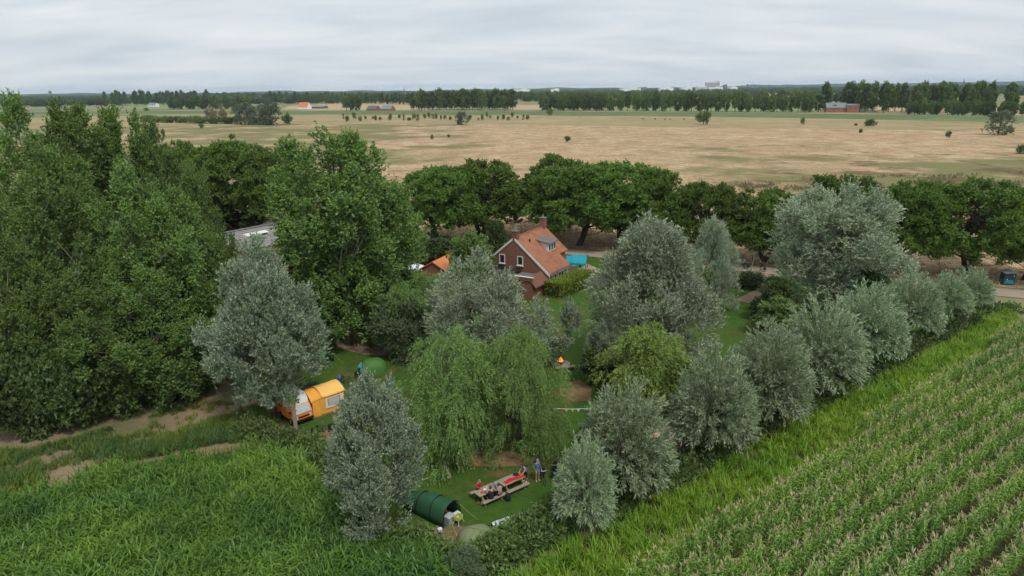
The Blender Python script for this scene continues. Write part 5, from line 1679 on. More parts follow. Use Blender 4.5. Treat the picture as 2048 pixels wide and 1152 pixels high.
# ================================================================== PICNIC
TA, TB = G(953, 989, 0.75), G(1043, 950, 0.75)
tdir = (TB - TA)
tdir.z = 0
tdir.normalize()
tnor = Vector((-tdir.y, tdir.x, 0))
TRZ = rz_of(tdir)
def picnic_table(label, c):
    o = thing('picnic_table', label, 'table', (c.x, c.y, 0), TRZ, 'picnic tables end to end')
    L = 2.0
    for k in range(5):
        mb = MB()
        mb.box((0, -0.32 + 0.16 * k, 0.745), (L, 0.145, 0.04))
        mb.build('plank', 'table_wood', o)
    for sg in (-1, 1):
        for k in range(2):
            mb = MB()
            mb.box((0, sg * (0.70 + 0.15 * k), 0.445), (L, 0.135, 0.04))
            mb.build('bench_plank', 'table_wood', o)
    for x in (-0.72, 0.72):
        for sg in (-1, 1):
            mb = MB()
            mb.tube([(x, sg * 0.24, 0.72), (x, sg * 0.72, 0.0)], 0.05, 4)
            mb.build('leg', 'table_wood', o)
        mb = MB()
        mb.box((x + 0.06, 0, 0.39), (0.05, 1.72, 0.09))
        mb.build('crossbar', 'table_wood', o)
        mb = MB()
        mb.box((x - 0.06, 0, 0.69), (0.05, 0.74, 0.07))
        mb.build('batten', 'table_wood', o)
    return o
t1c = TA + tdir * 1.0
t2c = TA + tdir * 3.12
picnic_table('left picnic table laid with food, three people seated at it', t1c)
picnic_table('right picnic table with a red cloth spread on it', t2c)
def on_table(c, x, y, z=0.767):
    p = c + tdir * x + tnor * y
    return (p.x, p.y, z)
def facing(c, x, y):
    p = c + tdir * x + tnor * y
    return (p.x, p.y, 0)
person('person in dark clothes on the front bench, left, turned to the table', facing(t1c, -0.25, -0.78), TRZ + R(80), SIT, ('black_cloth', 'black_cloth', 'plastic_white'), 'hair_brown')
person('person in black and pink top on the front bench, right', facing(t1c, 0.48, -0.78), TRZ + R(95), SIT, ('shirt_pinkgrey', 'black_cloth', 'black'), 'hair_brown', 0.98, sleeves=True, long_legs=True)
person('person in a red jacket on the far bench', facing(t1c, -0.30, 0.80), TRZ - R(90), SIT, ('red_jacket', 'navy_cloth', 'black'), 'hair_grey', 1.0, sleeves=True, long_legs=True)
wp = facing(t2c, 1.35, 0.05)
person('person in grey blue top and black shorts leaning over the red cloth', wp, TRZ + R(180), LEAN, ('shirt_greyblue', 'black_cloth', 'plastic_white'), 'hair_brown', 0.95, True)
mp_ = G(1075, 962)
person('person in blue shirt and beige shorts holding a bicycle', mp_, R(-60), STAND, ('shirt_blue', 'shorts_beige', 'plastic_grey_light'), 'hair_grey', 1.04, sleeves=True)
bicycle('black bicycle with panniers held by the person in blue', G(1087, 962), R(-82), ('black_cloth',), 'metal_dark', 0.05)
bicycle('black touring bicycle parked beside the first pollard willow', G(1112, 950), R(-100), ('black_cloth', 'black_cloth'), 'metal_dark', 0.10)
bicycle('second black touring bicycle, half behind the first pollard willow', G(1122, 958), R(-60), ('black_cloth', 'black_cloth'), 'metal_dark', 0.10)
# red cloth
mb = MB()
def rfn(u, v):
    p = t2c + tdir * (-0.72 + 1.75 * u) + tnor * (-0.30 + 0.36 * v + 0.05 * math.sin(5 * u))
    return (p.x, p.y, 0.785 + 0.025 * math.sin(14 * u + 3 * v) * math.sin(6 * v + 2) + 0.02)
mb.grid(rfn, 22, 8)
o = mb.build('red_cloth', 'red_cloth', smooth=True, solid=0.012)
tag(o, 'bright red cloth spread along the right picnic table', 'cloth')
def simple(name, label, cat, mbx, m, loc=(0, 0, 0), rz=0.0, bv=0.0, group=None, smooth=False):
    ob = mbx.build(name, m, None, loc, smooth)
    ob.rotation_euler = (0, 0, rz)
    tag(ob, label, cat, group)
    if bv:
        bevel(ob, bv, 2)
    return ob
mb = MB()
mb.ball((0, 0, 0.09), (0.24, 0.15, 0.10), 10, 6)
simple('stuff_sack', 'dark sack on the far side of the red cloth', 'bag', mb, 'navy_cloth', on_table(t2c, 0.55, 0.2))
mb = MB()
mb.box((0, 0, 0.12), (0.26, 0.2, 0.24), taper=0.85)
simple('cool_bag', 'pale blue bag at the right end of the laid table', 'bag', mb, 'shirt_greyblue', on_table(t1c, 0.72, 0.05), 0.4, 0.03)
for i, (x, y, nm, lb, mt) in enumerate(((-0.55, -0.05, 'plate', 'plate with red food near the left table end', 'plastic_red'), (-0.2, 0.12, 'plate', 'white plate in the middle of the laid table', 'plastic_white'), (0.15, -0.1, 'plate', 'white plate before the person in pink', 'plastic_white'), (-0.35, -0.18, 'plate', 'brown plate before the person in dark clothes', 'brown_wood'))):
    mb = MB()
    mb.tube([(0, 0, 0), (0, 0, 0.012), (0, 0, 0.025)], [0.07, 0.10, 0.125], 14)
    simple(nm, lb, 'plate', mb, mt, on_table(t1c, x, y))
for i, (x, y, lb, mt) in enumerate(((0.0, 0.2, 'white mug on the laid table', 'plastic_white'), (0.35, 0.15, 'steel pan on the laid table', 'metal_light'), (-0.05, -0.2, 'yellow cup on the laid table', 'plastic_yellow'), (0.5, -0.2, 'dark bottle on the laid table', 'tent_dark'))):
    mb = MB()
    if 'bottle' in lb:
        mb.tube([(0, 0, 0), (0, 0, 0.17), (0, 0, 0.21), (0, 0, 0.28)], [0.037, 0.037, 0.015, 0.013], 10)
    else:
        mb.tube([(0, 0, 0), (0, 0, 0.10)], [0.04, 0.05] if 'pan' not in lb else [0.10, 0.11], 12)
        mb.ring((0.055, 0, 0.055), 0.03, 0.007, n=10, m=4) if 'pan' not in lb else mb.tube([(0.1, 0, 0.08), (0.3, 0, 0.09)], 0.012, 5)
    simple(lb.split()[1], lb, lb.split()[1], mb, mt, on_table(t1c, x, y))
p = facing(t1c, 0.95, -1.05)
mb = MB()
mb.box((0, 0, 0.26), (0.38, 0.28, 0.52), taper=0.85)
mb.ball((0, 0, 0.52), (0.17, 0.12, 0.09), 10, 5)
mb.box((0, -0.17, 0.2), (0.28, 0.1, 0.24))
simple('rucksack', 'black rucksack on the grass by the front bench', 'bag', mb, 'black_cloth', p, TRZ, 0.05)
p = G(956, 1008)
mb = MB()
mb.ball((0, 0, 0.08), (0.2, 0.13, 0.10), 10, 6)
mb.tube([(-0.15, 0, 0.1), (0, 0, 0.28), (0.15, 0, 0.1)], 0.012, 5)
simple('hand_bag', 'small red brown bag on the grass left of the picnic table', 'bag', mb, 'brown_wood', p, 0.5)
p = G(964, 1009)
mb = MB()
mb.tube([(0, 0, 0), (0, 0, 0.2), (0, 0, 0.24), (0, 0, 0.3)], [0.035, 0.035, 0.014, 0.014], 10)
simple('bottle', 'pale green bottle standing on the grass by the picnic table', 'bottle', mb, 'plastic_lime', p)

# ================================================================== TENTS
def tunnel_tent(label, fl, fr, back, h, mt, hoops=(0.0, 0.42, 0.8), taper=0.75, hb=0.55, group=None, open_=True):
    """front feet fl, fr (ground points); length 'back' metres behind the front"""
    d = fr - fl
    wd = d.length
    mid = (fl + fr) * 0.5
    ydir = d.normalized()
    xdir = Vector((-ydir.y, ydir.x, 0))
    o = thing('tunnel_tent', label, 'tent', (mid.x, mid.y, 0), rz_of(xdir), group)
    def sec(u):
        k = 1 - (1 - taper) * u ** 1.5
        hh = h * (1 - (1 - hb) * max(0, (u - 0.45) / 0.55) ** 1.6)
        sag = 1 - 0.035 * abs(math.sin(u * math.pi / 0.42))
        return wd / 2 * k, hh * sag
    mb = MB()
    def fn(u, v):
        a, b = sec(u)
        t = math.pi * v
        c, s_ = math.cos(t), math.sin(t)
        return (back * u, -a * math.copysign(abs(c) ** 0.8, c), b * s_ ** 0.75 + 0.02)
    mb.grid(fn, 16, 14)
    cv = mb.build('canopy', mt, o, smooth=True, solid=0.015)
    mb = MB()
    def bk(u, v):
        p = fn(1.0, v)
        return (p[0] + 0.35 * back * 0.25 * u, p[1] * (1 - 0.5 * u), p[2] * (1 - u) + 0.02)
    mb.grid(bk, 5, 14)
    mb.build('back_panel', mt, o, smooth=True, solid=0.01)
    for hq in hoops:
        mb = MB()
        pts = []
        for k in range(15):
            p = fn(hq, k / 14)
            pts.append((p[0], p[1] * 1.01, p[2] * 1.01 + 0.015))
        mb.tube(pts, 0.035, 5)
        mb.build('hoop', 'black', o)
    mb = MB()
    a0, _ = sec(0)
    mb.add([(0.05, -a0 * 0.95, 0.035), (back, -a0 * 0.7, 0.035), (back, a0 * 0.7, 0.035), (0.05, a0 * 0.95, 0.035)], [(0, 3, 2, 1)])
    mb.build('groundsheet', 'tent_dark', o)
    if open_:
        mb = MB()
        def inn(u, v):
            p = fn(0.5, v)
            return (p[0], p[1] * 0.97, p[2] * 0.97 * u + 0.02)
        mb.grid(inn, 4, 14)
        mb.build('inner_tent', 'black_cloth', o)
    for sg in (-1, 1):
        mb = MB()
        mb.tube([(0, sg * a0 * 0.6, h * 0.85), (-1.4, sg * a0 * 1.25, 0.0)], 0.007, 4)
        mb.build('guy_line', 'plastic_lime', o)
    return o
tt = tunnel_tent('big dark green tunnel tent in front, open towards the boxes', G(887, 1058), G(921, 1031), 3.9, 1.5, 'tent_green', (0.0, 0.32, 0.66, 0.98))
tunnel_tent('small bright green tunnel tent by the garden path, its mouth open', G(650, 731), G(668, 723), 2.4, 1.25, 'tent_bright', (0.0, 0.5))
tunnel_tent('dark green tunnel tent behind the orange camper van', G(652, 806), G(664, 796), 3.6, 1.7, 'tent_dark', (0.0, 0.35, 0.7), open_=False)
def dome_tent(name, label, c, rx, ry, h, mt, rz, poles=2, cat='tent'):
    o = thing(name, label, cat, c, rz)
    mb = MB()
    def fn(u, v):
        a = 2 * math.pi * u
        q = math.cos(v * math.pi / 2) ** 0.75
        sq = 1 + 0.06 * math.cos(4 * a + math.pi) - 0.05 * abs(math.sin(2 * a))
        return (rx * q * sq * math.cos(a), ry * q * sq * math.sin(a), h * math.sin(v * math.pi / 2) ** 0.9 + 0.02)
    mb.grid(fn, 28, 10)
    mb.build('canopy', mt, o, smooth=True)
    for k in range(poles):
        mb = MB()
        pts = []
        a0 = math.pi / 4 + k * math.pi / 2
        for i in range(17):
            t = i / 16
            u = (a0 if t < 0.5 else a0 + math.pi) / (2 * math.pi)
            p = Vector(fn(u, 2 * t if t < 0.5 else 2 - 2 * t))
            pts.append((p.x * 1.01, p.y * 1.01, p.z * 1.01 + 0.01))
        mb.tube(pts, 0.02, 5)
        mb.build('pole', mt, o)
    mb = MB()
    vs = [fn(-0.06 + 0.12 * i / 6, 0.02 + 0.62 * j / 6) for i in range(7) for j in range(7)]
    mb.add([(v[0] * 1.012, v[1] * 1.012, v[2] * 1.005) for v in vs], [(i * 7 + j, (i + 1) * 7 + j, (i + 1) * 7 + j + 1, i * 7 + j + 1) for i in range(6) for j in range(6)])
    mb.build('door', mt, o, smooth=True)
    return o
dt = dome_tent('dome_tent', 'green dome tent with a turquoise flap beside the bushy tree', G(748, 741), 1.5, 1.15, 1.3, 'tent_dome', R(200))
mb = MB()
mb.add([(0, 0, 0), (0.55, -0.1, 0.05), (0.75, -0.15, 0.9), (0.15, 0.0, 1.15)], [(0, 1, 2, 3)])
fo = mb.build('door_flap', 'turquoise_light', dt, (1.25, 0.55, 0.25), solid=0.04)
fo.rotation_euler = (0, 0, R(60))
dome_tent('dome_tent', 'olive dome tent half hidden behind the bramble hedge', G(953, 1085), 1.35, 1.15, 1.0, 'tent_olive', 0.4)
dome_tent('bell_tent', 'beige round tent hidden behind the second pollard willow', G(1318, 892), 1.9, 1.9, 1.9, 'tent_beige', 0.2)
st_ = thing('ridge_tent', 'silvery low tent behind the bramble hedge', 'tent', G(1015, 1056), R(38))
mb = MB()
mb.grid(lambda u, v: (-1.3 + 2.6 * u, -0.8 + 1.6 * v, (1.0 - 0.35 * u) * (1 - abs(2 * v - 1) ** 1.1) + 0.03 + 0.02 * math.sin(20 * u + 9 * v)), 14, 10)
mb.build('canopy', 'tent_silver', st_, smooth=True, solid=0.01)
for x, hh in ((-1.3, 1.0), (1.3, 0.65)):
    mb = MB()
    mb.tube([(x, 0, 0), (x, 0, hh + 0.12)], 0.02, 6)
    mb.build('pole', 'metal_dark', st_)
# boxes in front of the big tent
def box_thing(name, label, cat, p, sz, rz, body, lid=None, z=0.0):
    o = thing(name, label, cat, (p[0], p[1], z), rz)
    mb = MB()
    mb.box((0, 0, sz[2] / 2), sz, taper=1.03)
    bevel(mb.build('body', body, o), 0.03, 2)
    if lid:
        mb = MB()
        mb.box((0, 0, sz[2] + 0.03), (sz[0] * 1.06, sz[1] * 1.06, 0.06))
        bevel(mb.build('lid', lid, o), 0.02, 2)
    return o
box_thing('storage_box', 'big grey storage box in the mouth of the dark green tunnel tent', 'box', G(899, 1046), (0.62, 0.5, 0.55), R(55), 'plastic_grey', 'plastic_grey_light')
box_thing('cool_box', 'small white cool box behind the big grey box', 'box', G(914, 1038), (0.42, 0.32, 0.45), R(45), 'plastic_white', 'plastic_white')
cr_ = thing('folding_crate', 'lime green open crate on a low white stand beside the grey box', 'crate', G(917, 1047), R(60))
for sx, sy, dx, dy in ((0, -0.2, 0.5, 0.03), (0, 0.2, 0.5, 0.03), (-0.24, 0, 0.03, 0.36), (0.24, 0, 0.03, 0.36)):
    mb = MB()
    mb.box((sx, sy, 0.5), (dx, dy, 0.26))
    mb.build('side', 'plastic_lime', cr_)
mb = MB()
mb.box((0, 0, 0.36), (0.46, 0.36, 0.03))
mb.build('bottom', 'plastic_lime', cr_)
for k in range(4):
    mb = MB()
    mb.ball((-0.14 + 0.09 * k, 0.05 * (-1) ** k, 0.46), 0.07, 8, 5)
    mb.build('package', ('plastic_white', 'plastic_grey', 'plastic_white', 'brown_wood')[k], cr_)
for sx in (-0.22, 0.22):
    for sy in (-0.16, 0.16):
        mb = MB()
        mb.tube([(sx, sy, 0.345), (sx * 1.5, sy * 1.5, 0)], 0.018, 5)
        mb.build('leg', 'plastic_white', cr_)
mb = MB()
mb.tube([(0, 0, 0), (0, 0, 0.2), (0, 0, 0.24)], [0.14, 0.17, 0.16], 14)
mb.ball((0, 0, 0.23), (0.15, 0.15, 0.06), 12, 4)
simple('water_drum', 'small white drum at the front corner of the dark green tunnel tent', 'drum', mb, 'plastic_white', G(880, 1063))

# ================================================================== CAMPER VAN AND AWNING
vv = (G(632, 840) - G(592, 853))
vv.normalize()
vrz = math.atan2(0.69, 0.72)
van = thing('camper_van', 'orange camper van with white high roof and foil behind the windscreen', 'van', G(590, 855), vrz)
def extrude(prof, x0, x1):
    n_ = len(prof)
    m_b = MB()
    m_b.add([(x0, y, z) for y, z in prof] + [(x1, y, z) for y, z in prof], [tuple(range(n_)), tuple(range(2 * n_ - 1, n_ - 1, -1))] + [(i, i + n_, (i + 1) % n_ + n_, (i + 1) % n_) for i in range(n_)])
    return m_b
LV = 3.3
body = extrude([(0.02, 0.35), (0.0, 1.02), (0.42, 1.74), (LV - 0.1, 1.74), (LV, 1.0), (LV, 0.35)], 0.0, 1.8).build('body', 'orange_paint', van)
bevel(body, 0.09, 3)
top = extrude([(0.40, 1.70), (0.62, 2.18), (1.15, 2.52), (LV - 0.5, 2.56), (LV - 0.12, 2.3), (LV - 0.08, 1.70)], 0.06, 1.74).build('high_roof', 'white_paint', van)
bevel(top, 0.12, 3)
mb = MB()
mb.add([(0.16, 0.045, 1.13), (1.64, 0.045, 1.13), (1.58, 0.37, 1.68), (0.22, 0.37, 1.68), (0.16, 0.03, 1.14), (1.64, 0.03, 1.14), (1.58, 0.355, 1.69), (0.22, 0.355, 1.69)], [(0, 1, 2, 3), (7, 6, 5, 4), (0, 4, 5, 1), (1, 5, 6, 2), (2, 6, 7, 3), (3, 7, 4, 0)])
for i in range(len(mb.v)):
    a = mb.v[i]
    mb.v[i] = (a[0], a[1] - 0.04, a[2] - 0.0)
ws = mb.build('windscreen', 'silver_foil', van)
mb = MB()
mb.tube([(0.14, 0.0, 1.12), (1.66, 0.0, 1.12), (1.6, 0.325, 1.70), (0.2, 0.325, 1.70), (0.14, 0.0, 1.12)], 0.028, 5)
mb.build('window_frame', 'white_paint', ws)
for y0, w_ in ((2.4, 0.62), (0.95, 0.55)):
    mb = MB()
    mb.box((-0.008, y0, 1.4), (0.03, w_, 0.48))
    mb.build('side_window', 'dark_glass' if y0 > 2 else 'clear_vinyl', van)
mb = MB()
mb.box((0.9, -0.05, 0.47), (1.86, 0.16, 0.16))
bevel(mb.build('bumper', 'black', van), 0.03, 2)
mb = MB()
mb.box((0.9, -0.012, 0.76), (1.3, 0.03, 0.12))
mb.build('grille', 'black', van)
for x in (0.26, 1.54):
    mb = MB()
    mb.tube([(x, 0.02, 0.78), (x, -0.04, 0.78)], 0.12, 14)
    mb.build('headlight', 'clear_vinyl', van)
    mb = MB()
    mb.box((x, -0.02, 0.60), (0.2, 0.05, 0.07))
    mb.build('indicator', 'plastic_yellow', van)
for x in (0.02, 1.78):
    for y in (0.62, 2.6):
        mb = MB()
        mb.tube([(x - 0.1, y, 0.32), (x + 0.1, y, 0.32)], 0.32, 18)
        wl = mb.build('wheel', 'black', van)
        mb = MB()
        mb.tube([(x - 0.11, y, 0.32), (x + 0.11, y, 0.32)], 0.17, 12)
        mb.build('hub_cap', 'metal_light', wl)
for x, y in ((-0.12, 0.45),):
    mb = MB()
    mb.box((x, y, 1.25), (0.12, 0.16, 0.22))
    bevel(mb.build('mirror', 'black', van), 0.03, 2)
mb = MB()
mb.tube([(0.02, 1.7, 0.55), (-0.012, 1.7, 0.55), (-0.012, 1.7, 1.66)], 0.008, 4)
mb.build('door_seam', 'black', van)
aw = thing('awning_tent', 'orange awning tent with clear window attached to the camper van', 'tent', G(590, 855), vrz)
A0, A1, AY0, AY1 = 1.92, 5.1, 0.22, 2.7
mb = MB()
def front(u, v):
    x = A0 + (A1 - A0) * u
    fold = 0.05 * math.sin(26 * u + 3 * v) * (1 - v) * (1 if u < 0.33 else 0.25)
    hgt = 1.78 if u > 0.3 else 1.55 + 0.23 * u / 0.3
    return (x, AY0 + fold + 0.03 * v, 0.03 + hgt * v)
mb.grid(front, 40, 10)
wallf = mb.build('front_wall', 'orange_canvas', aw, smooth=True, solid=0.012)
mb = MB()
mb.grid(lambda u, v: (A1 + 0.03 * math.sin(9 * u + 4 * v), AY0 + (AY1 - AY0) * u, 0.03 + (1.78 + 0.55 * math.sin(math.pi * u)) * v), 14, 8)
mb.build('end_wall', 'orange_canvas', aw, smooth=True, solid=0.012)
mb = MB()
mb.grid(lambda u, v: (A0 + (A1 - A0) * u, AY1, 0.03 + 1.78 * v), 14, 6)
mb.build('back_wall', 'orange_canvas', aw, smooth=True, solid=0.012)
def aroof(u, v):
    x = A0 + 0.95 + (A1 - A0 - 0.85) * u
    return (x, AY0 - 0.08 + (AY1 - AY0 + 0.16) * v, 1.80 + 0.62 * math.sin(math.pi * v) ** 0.85 - 0.05 * math.sin(math.pi * u) + 0.012 * math.sin(30 * u))
mb = MB()
mb.grid(aroof, 18, 18)
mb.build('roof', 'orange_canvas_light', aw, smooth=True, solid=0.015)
mb = MB()
mb.grid(lambda u, v: (A0 - 0.1 + 1.06 * u, AY0 - 0.02 + (AY1 - AY0) * v, (1.58 + 0.2 * u) + (0.75 - 0.22 * u) * math.sin(math.pi * v) ** 0.8 + 0.02 * math.sin(14 * u + 11 * v)), 12, 16)
mb.build('link_tunnel', 'orange_canvas', aw, smooth=True, solid=0.015)
yy = AY0 - 0.05
for x0, x1, z0, z1 in ((3.15, 3.35, 0.62, 1.6), (4.65, 4.95, 0.62, 1.6), (3.36, 4.64, 0.62, 0.78), (3.36, 4.64, 1.50, 1.58)):
    mb = MB()
    mb.box(((x0 + x1) / 2, yy, (z0 + z1) / 2), (x1 - x0, 0.03, z1 - z0))
    mb.build('window_border', 'plastic_white', aw)
mb = MB()
mb.box((4.0, yy + 0.005, 1.14), (1.0, 0.03, 0.62))
mb.build('window', 'clear_vinyl', aw)
mb = MB()
mb.box(((A0 + A1) / 2, AY0 - 0.06, 0.06), (A1 - A0, 0.05, 0.10))
mb.build('mud_flap', 'lead_grey', aw)
bicycle('left one of the bicycles leaning before the orange awning', G(640, 868), vrz - 0.1, ('black_cloth',), 'metal_dark', 0.2)
bicycle('right one of the bicycles leaning before the orange awning', G(672, 858), vrz + 0.2, ('black_cloth',), 'metal_dark', 0.2)
bicycle('bicycle with a bright blue roll between the small tents', G(692, 768), R(15), ('tent_dark',), 'metal_dark', 0.15, topbag='plastic_blue')
bicycle('loaded bicycle standing at the flap of the dome tent', G(722, 752), R(60), ('black_cloth', 'brown_wood'), 'metal_dark', 0.1)
# bare pole-like dead tree
p = G(594, 882)
ds = thing('dead_tree', 'bare dead trunk standing in front of the camper van', 'tree', p)
mb = MB()
mb.tube([(0, 0, 0), (0.03, 0, 1.2), (0.0, 0.03, 2.4), (0.05, 0, 3.4), (0.04, 0, 3.75)], [0.21, 0.17, 0.16, 0.15, 0.12], 10)
mb.build('trunk', 'dead_wood', ds, smooth=True)
for z, a in ((2.6, 0.3), (3.1, 2.6), (2.0, -2.0)):
    mb = MB()
    mb.tube([(0, 0, z), (0.35 * math.cos(a), 0.35 * math.sin(a), z + 0.25)], [0.05, 0.02], 5)
    mb.build('branch_stub', 'dead_wood', ds)
r_ = np.random.default_rng(5)
P_ = np.array([0.04, 0, 3.7]) + r_.normal(size=(260, 3)) * np.array([0.22, 0.22, 0.2])
V_, F_ = leaf_arrays(P_, unit(r_.normal(size=(260, 3)) + np.array([0, 0, 1])), 0.2, 0.05, r_)
link('sprouts', np_mesh('sprouts', V_, F_, ['leaf_bramble'], r_.random(260)), ds)
mb = MB()
a, b = G(882, 938), G(901, 957)
mb.tube([(a.x, a.y, 1.3), ((a.x + b.x) / 2, (a.y + b.y) / 2, 0.62), (b.x, b.y, 0.07)], [0.06, 0.085, 0.1], 7)
o = mb.build('fallen_branch', 'dead_wood', smooth=True)
tag(o, 'pale leaning branch under the left weeping willow', 'branch')
# bench by the small green tent
bn = thing('bench', 'weathered bench left of the small bright green tent', 'bench', G(628, 742), R(18))
for k in range(3):
    mb = MB()
    mb.box((0, -0.2 + 0.17 * k, 0.44), (2.1, 0.15, 0.05))
    mb.build('plank', 'table_wood', bn)
for x in (-0.8, 0.8):
    mb = MB()
    mb.box((x, -0.03, 0.205), (0.1, 0.42, 0.41))
    mb.build('leg', 'table_wood', bn)

# ================================================================== FIRE, BUNTING AND GARDEN THINGS
fp = G(1121, 729)
fr_ = thing('fire_bowl', 'iron fire bowl with burning flames on a ring of stones', 'fire bowl', fp, 0, None, (0.8, 0.8, 0.75))
for k in range(18):
    a = 2 * math.pi * k / 18
    mb = MB()
    mb.ball((1.1 * math.cos(a), 1.1 * math.sin(a), 0.10), (0.2, 0.17, 0.14), 7, 4)
    st = mb.build('stone', 'stone', fr_)
mb = MB()
mb.tube([(0, 0, 0.02), (0, 0, 0.06)], 1.0, 20)
mb.build('ash_bed', 'stone', fr_)
mb = MB()
mb.tube([(0, 0, 0.18), (0, 0, 0.3), (0, 0, 0.48)], [0.12, 0.38, 0.46], 16)
mb.build('bowl', 'metal_dark', fr_)
for k in range(7):
    a = k * 2.4
    q = 0.22 if k else 0.0
    hh = 0.75 if k == 0 else 0.4 + 0.1 * (k % 3)
    mb = MB()
    mb.tube([(q * math.cos(a), q * math.sin(a), 0.46), (q * 1.1 * math.cos(a), q * 1.1 * math.sin(a), 0.46 + hh * 0.35), (q * 0.7 * math.cos(a), q * 0.7 * math.sin(a), 0.46 + hh * 0.7), (q * 0.6 * math.cos(a) + 0.03, q * 0.6 * math.sin(a), 0.46 + hh)], [0.13, 0.15, 0.08, 0.01], 8)
    mb.build('flame', 'flame', fr_, smooth=True)
for k in range(3):
    a = k * 2.094 + 0.4
    mb = MB()
    mb.tube([(0.7 * math.cos(a), 0.7 * math.sin(a), 0), (0.02 * math.cos(a), 0.02 * math.sin(a), 1.9)], 0.02, 5)
    mb.build('tripod_leg', 'metal_dark', fr_)
lb_ = thing('log_bench', 'low log bench in front of the fire bowl', 'bench', G(1132, 741), R(12))
mb = MB()
mb.box((0, 0, 0.40), (2.0, 0.32, 0.09))
mb.build('seat', 'table_wood', lb_)
for x in (-0.7, 0.7):
    mb = MB()
    mb.tube([(x, 0, 0), (x, 0, 0.355)], 0.13, 8)
    mb.build('leg', 'bark_dark', lb_)
b0, b1 = G(1098, 816, 1.9), G(1196, 815, 1.9)
bu = thing('bunting', 'string of small coloured pennants hung across the lawn', 'bunting', (0, 0, 0))
mb = MB()
mb.tube([b0.lerp(b1, k / 8) - Vector((0, 0, 0.12 * math.sin(math.pi * k / 8))) for k in range(9)], 0.022, 4)
mb.build('cord', 'plastic_white', bu)
for k in range(7):
    t = 0.12 + k * 0.12
    q = b0.lerp(b1, t) - Vector((0, 0, 0.12 * math.sin(math.pi * t)))
    mb = MB()
    mb.add([(q.x - 0.13, q.y - 0.01, q.z), (q.x + 0.13, q.y - 0.01, q.z), (q.x, q.y - 0.01, q.z - 0.3), (q.x - 0.13, q.y + 0.01, q.z), (q.x + 0.13, q.y + 0.01, q.z), (q.x, q.y + 0.01, q.z - 0.3)], [(0, 2, 1), (3, 4, 5), (0, 1, 4, 3), (1, 2, 5, 4), (2, 0, 3, 5)])
    mb.build('pennant', ('plastic_white', 'plastic_red', 'plastic_white', 'plastic_yellow', 'plastic_white', 'plastic_blue', 'plastic_yellow')[k], bu)
for q in (b0, b1):
    mb = MB()
    mb.tube([(q.x, q.y, 0), (q.x, q.y, 2.0)], 0.035, 6)
    mb.build('post', 'brown_wood', bu)
lan = thing('windsock', 'blue and white cloth lantern at the right end of the bunting', 'lantern', (b1.x + 0.12, b1.y - 0.1, 1.35))
mb = MB()
mb.tube([(0, 0, 0.35), (0, 0, 0.5), (0, 0, 0.62)], [0.2, 0.22, 0.05], 10)
mb.build('top', 'plastic_blue', lan)
mb = MB()
mb.tube([(0, 0, 0), (0, 0, 0.345)], [0.15, 0.2], 10)
mb.build('skirt', 'plastic_white', lan)
mb = MB()
mb.ball((0, 0, 0.25), (0.45, 0.25, 0.27), 10, 6)
mb.box((0, 0, 0.5), (0.5, 0.2, 0.1))
simple('duffel_bag', 'dark blue bag on the lawn beside the right weeping willow', 'bag', mb, 'navy_cloth', G(1080, 862), 0.7, 0.04)
# iron gate posts, board and bird table in the garden
ga = thing('garden_gate', 'black iron gate frame beside the big poplar trunk', 'gate', G(703, 693), 0.0)
for x in (0, 0.62):
    mb = MB()
    mb.tube([(x, 0, 0), (x, 0, 1.5)], 0.04, 6)
    mb.build('post', 'black', ga)
for z in (0.15, 1.3):
    mb = MB()
    mb.tube([(0.045, 0, z), (0.575, 0, z)], 0.018, 5)
    mb.build('rail', 'black', ga)
for k in range(4):
    mb = MB()
    mb.tube([(0.12 + 0.125 * k, 0, 0.17), (0.12 + 0.125 * k, 0, 1.28)], 0.012, 4)
    mb.build('bar', 'black', ga)
gp = thing('gate_post', 'black iron post on the left side of the garden path', 'post', G(667, 698))
for x in (0, 0.25):
    mb = MB()
    mb.tube([(x, 0, 0), (x, 0, 1.7)], 0.045, 6)
    mb.build('upright', 'black', gp)
mb = MB()
mb.tube([(0, 0, 1.6), (0.125, 0, 1.75), (0.25, 0, 1.6)], 0.02, 5)
mb.build('arch', 'black', gp)
bd = thing('info_board', 'dark round topped board standing in the garden bed', 'board', G(664, 655), R(10))
mb = MB()
pr = [(-0.42, 0.35), (0.42, 0.35)] + [(0.42 * math.cos(math.pi * k / 8), 0.85 + 0.35 * math.sin(math.pi * k / 8)) for k in range(9)]
n_ = len(pr)
mb.add([(a, -0.04, b) for a, b in pr] + [(a, 0.04, b) for a, b in pr], [tuple(range(n_)), tuple(range(2 * n_ - 1, n_ - 1, -1))] + [(i, i + n_, (i + 1) % n_ + n_, (i + 1) % n_) for i in range(n_)])
mb.build('panel', 'black', bd)
for x in (-0.3, 0.3):
    mb = MB()
    mb.tube([(x, 0, 0), (x, 0, 0.36)], 0.04, 6)
    mb.build('leg', 'brown_wood', bd)
bt = thing('bird_table', 'small pale round bird table in the garden bed', 'bird table', G(658, 672))
mb = MB()
mb.tube([(0, 0, 0.9), (0, 0, 0.98)], [0.32, 0.36], 14)
mb.build('bowl', 'plastic_white', bt)
mb = MB()
mb.tube([(0, 0, 0), (0, 0, 0.9)], [0.09, 0.06], 8)
mb.build('stand', 'stone', bt)
wpst = thing('pump_post', 'white post on a flat stone under the trees', 'post', G(757, 611))
mb = MB()
mb.tube([(0, 0, 0.2), (0, 0, 1.2), (0, 0, 1.25)], [0.09, 0.09, 0.05], 8)
mb.build('post', 'plastic_white', wpst)
mb = MB()
mb.tube([(0, 0, 0.03), (0, 0, 0.2)], [0.8, 0.75], 12)
mb.build('base', 'stone', wpst)
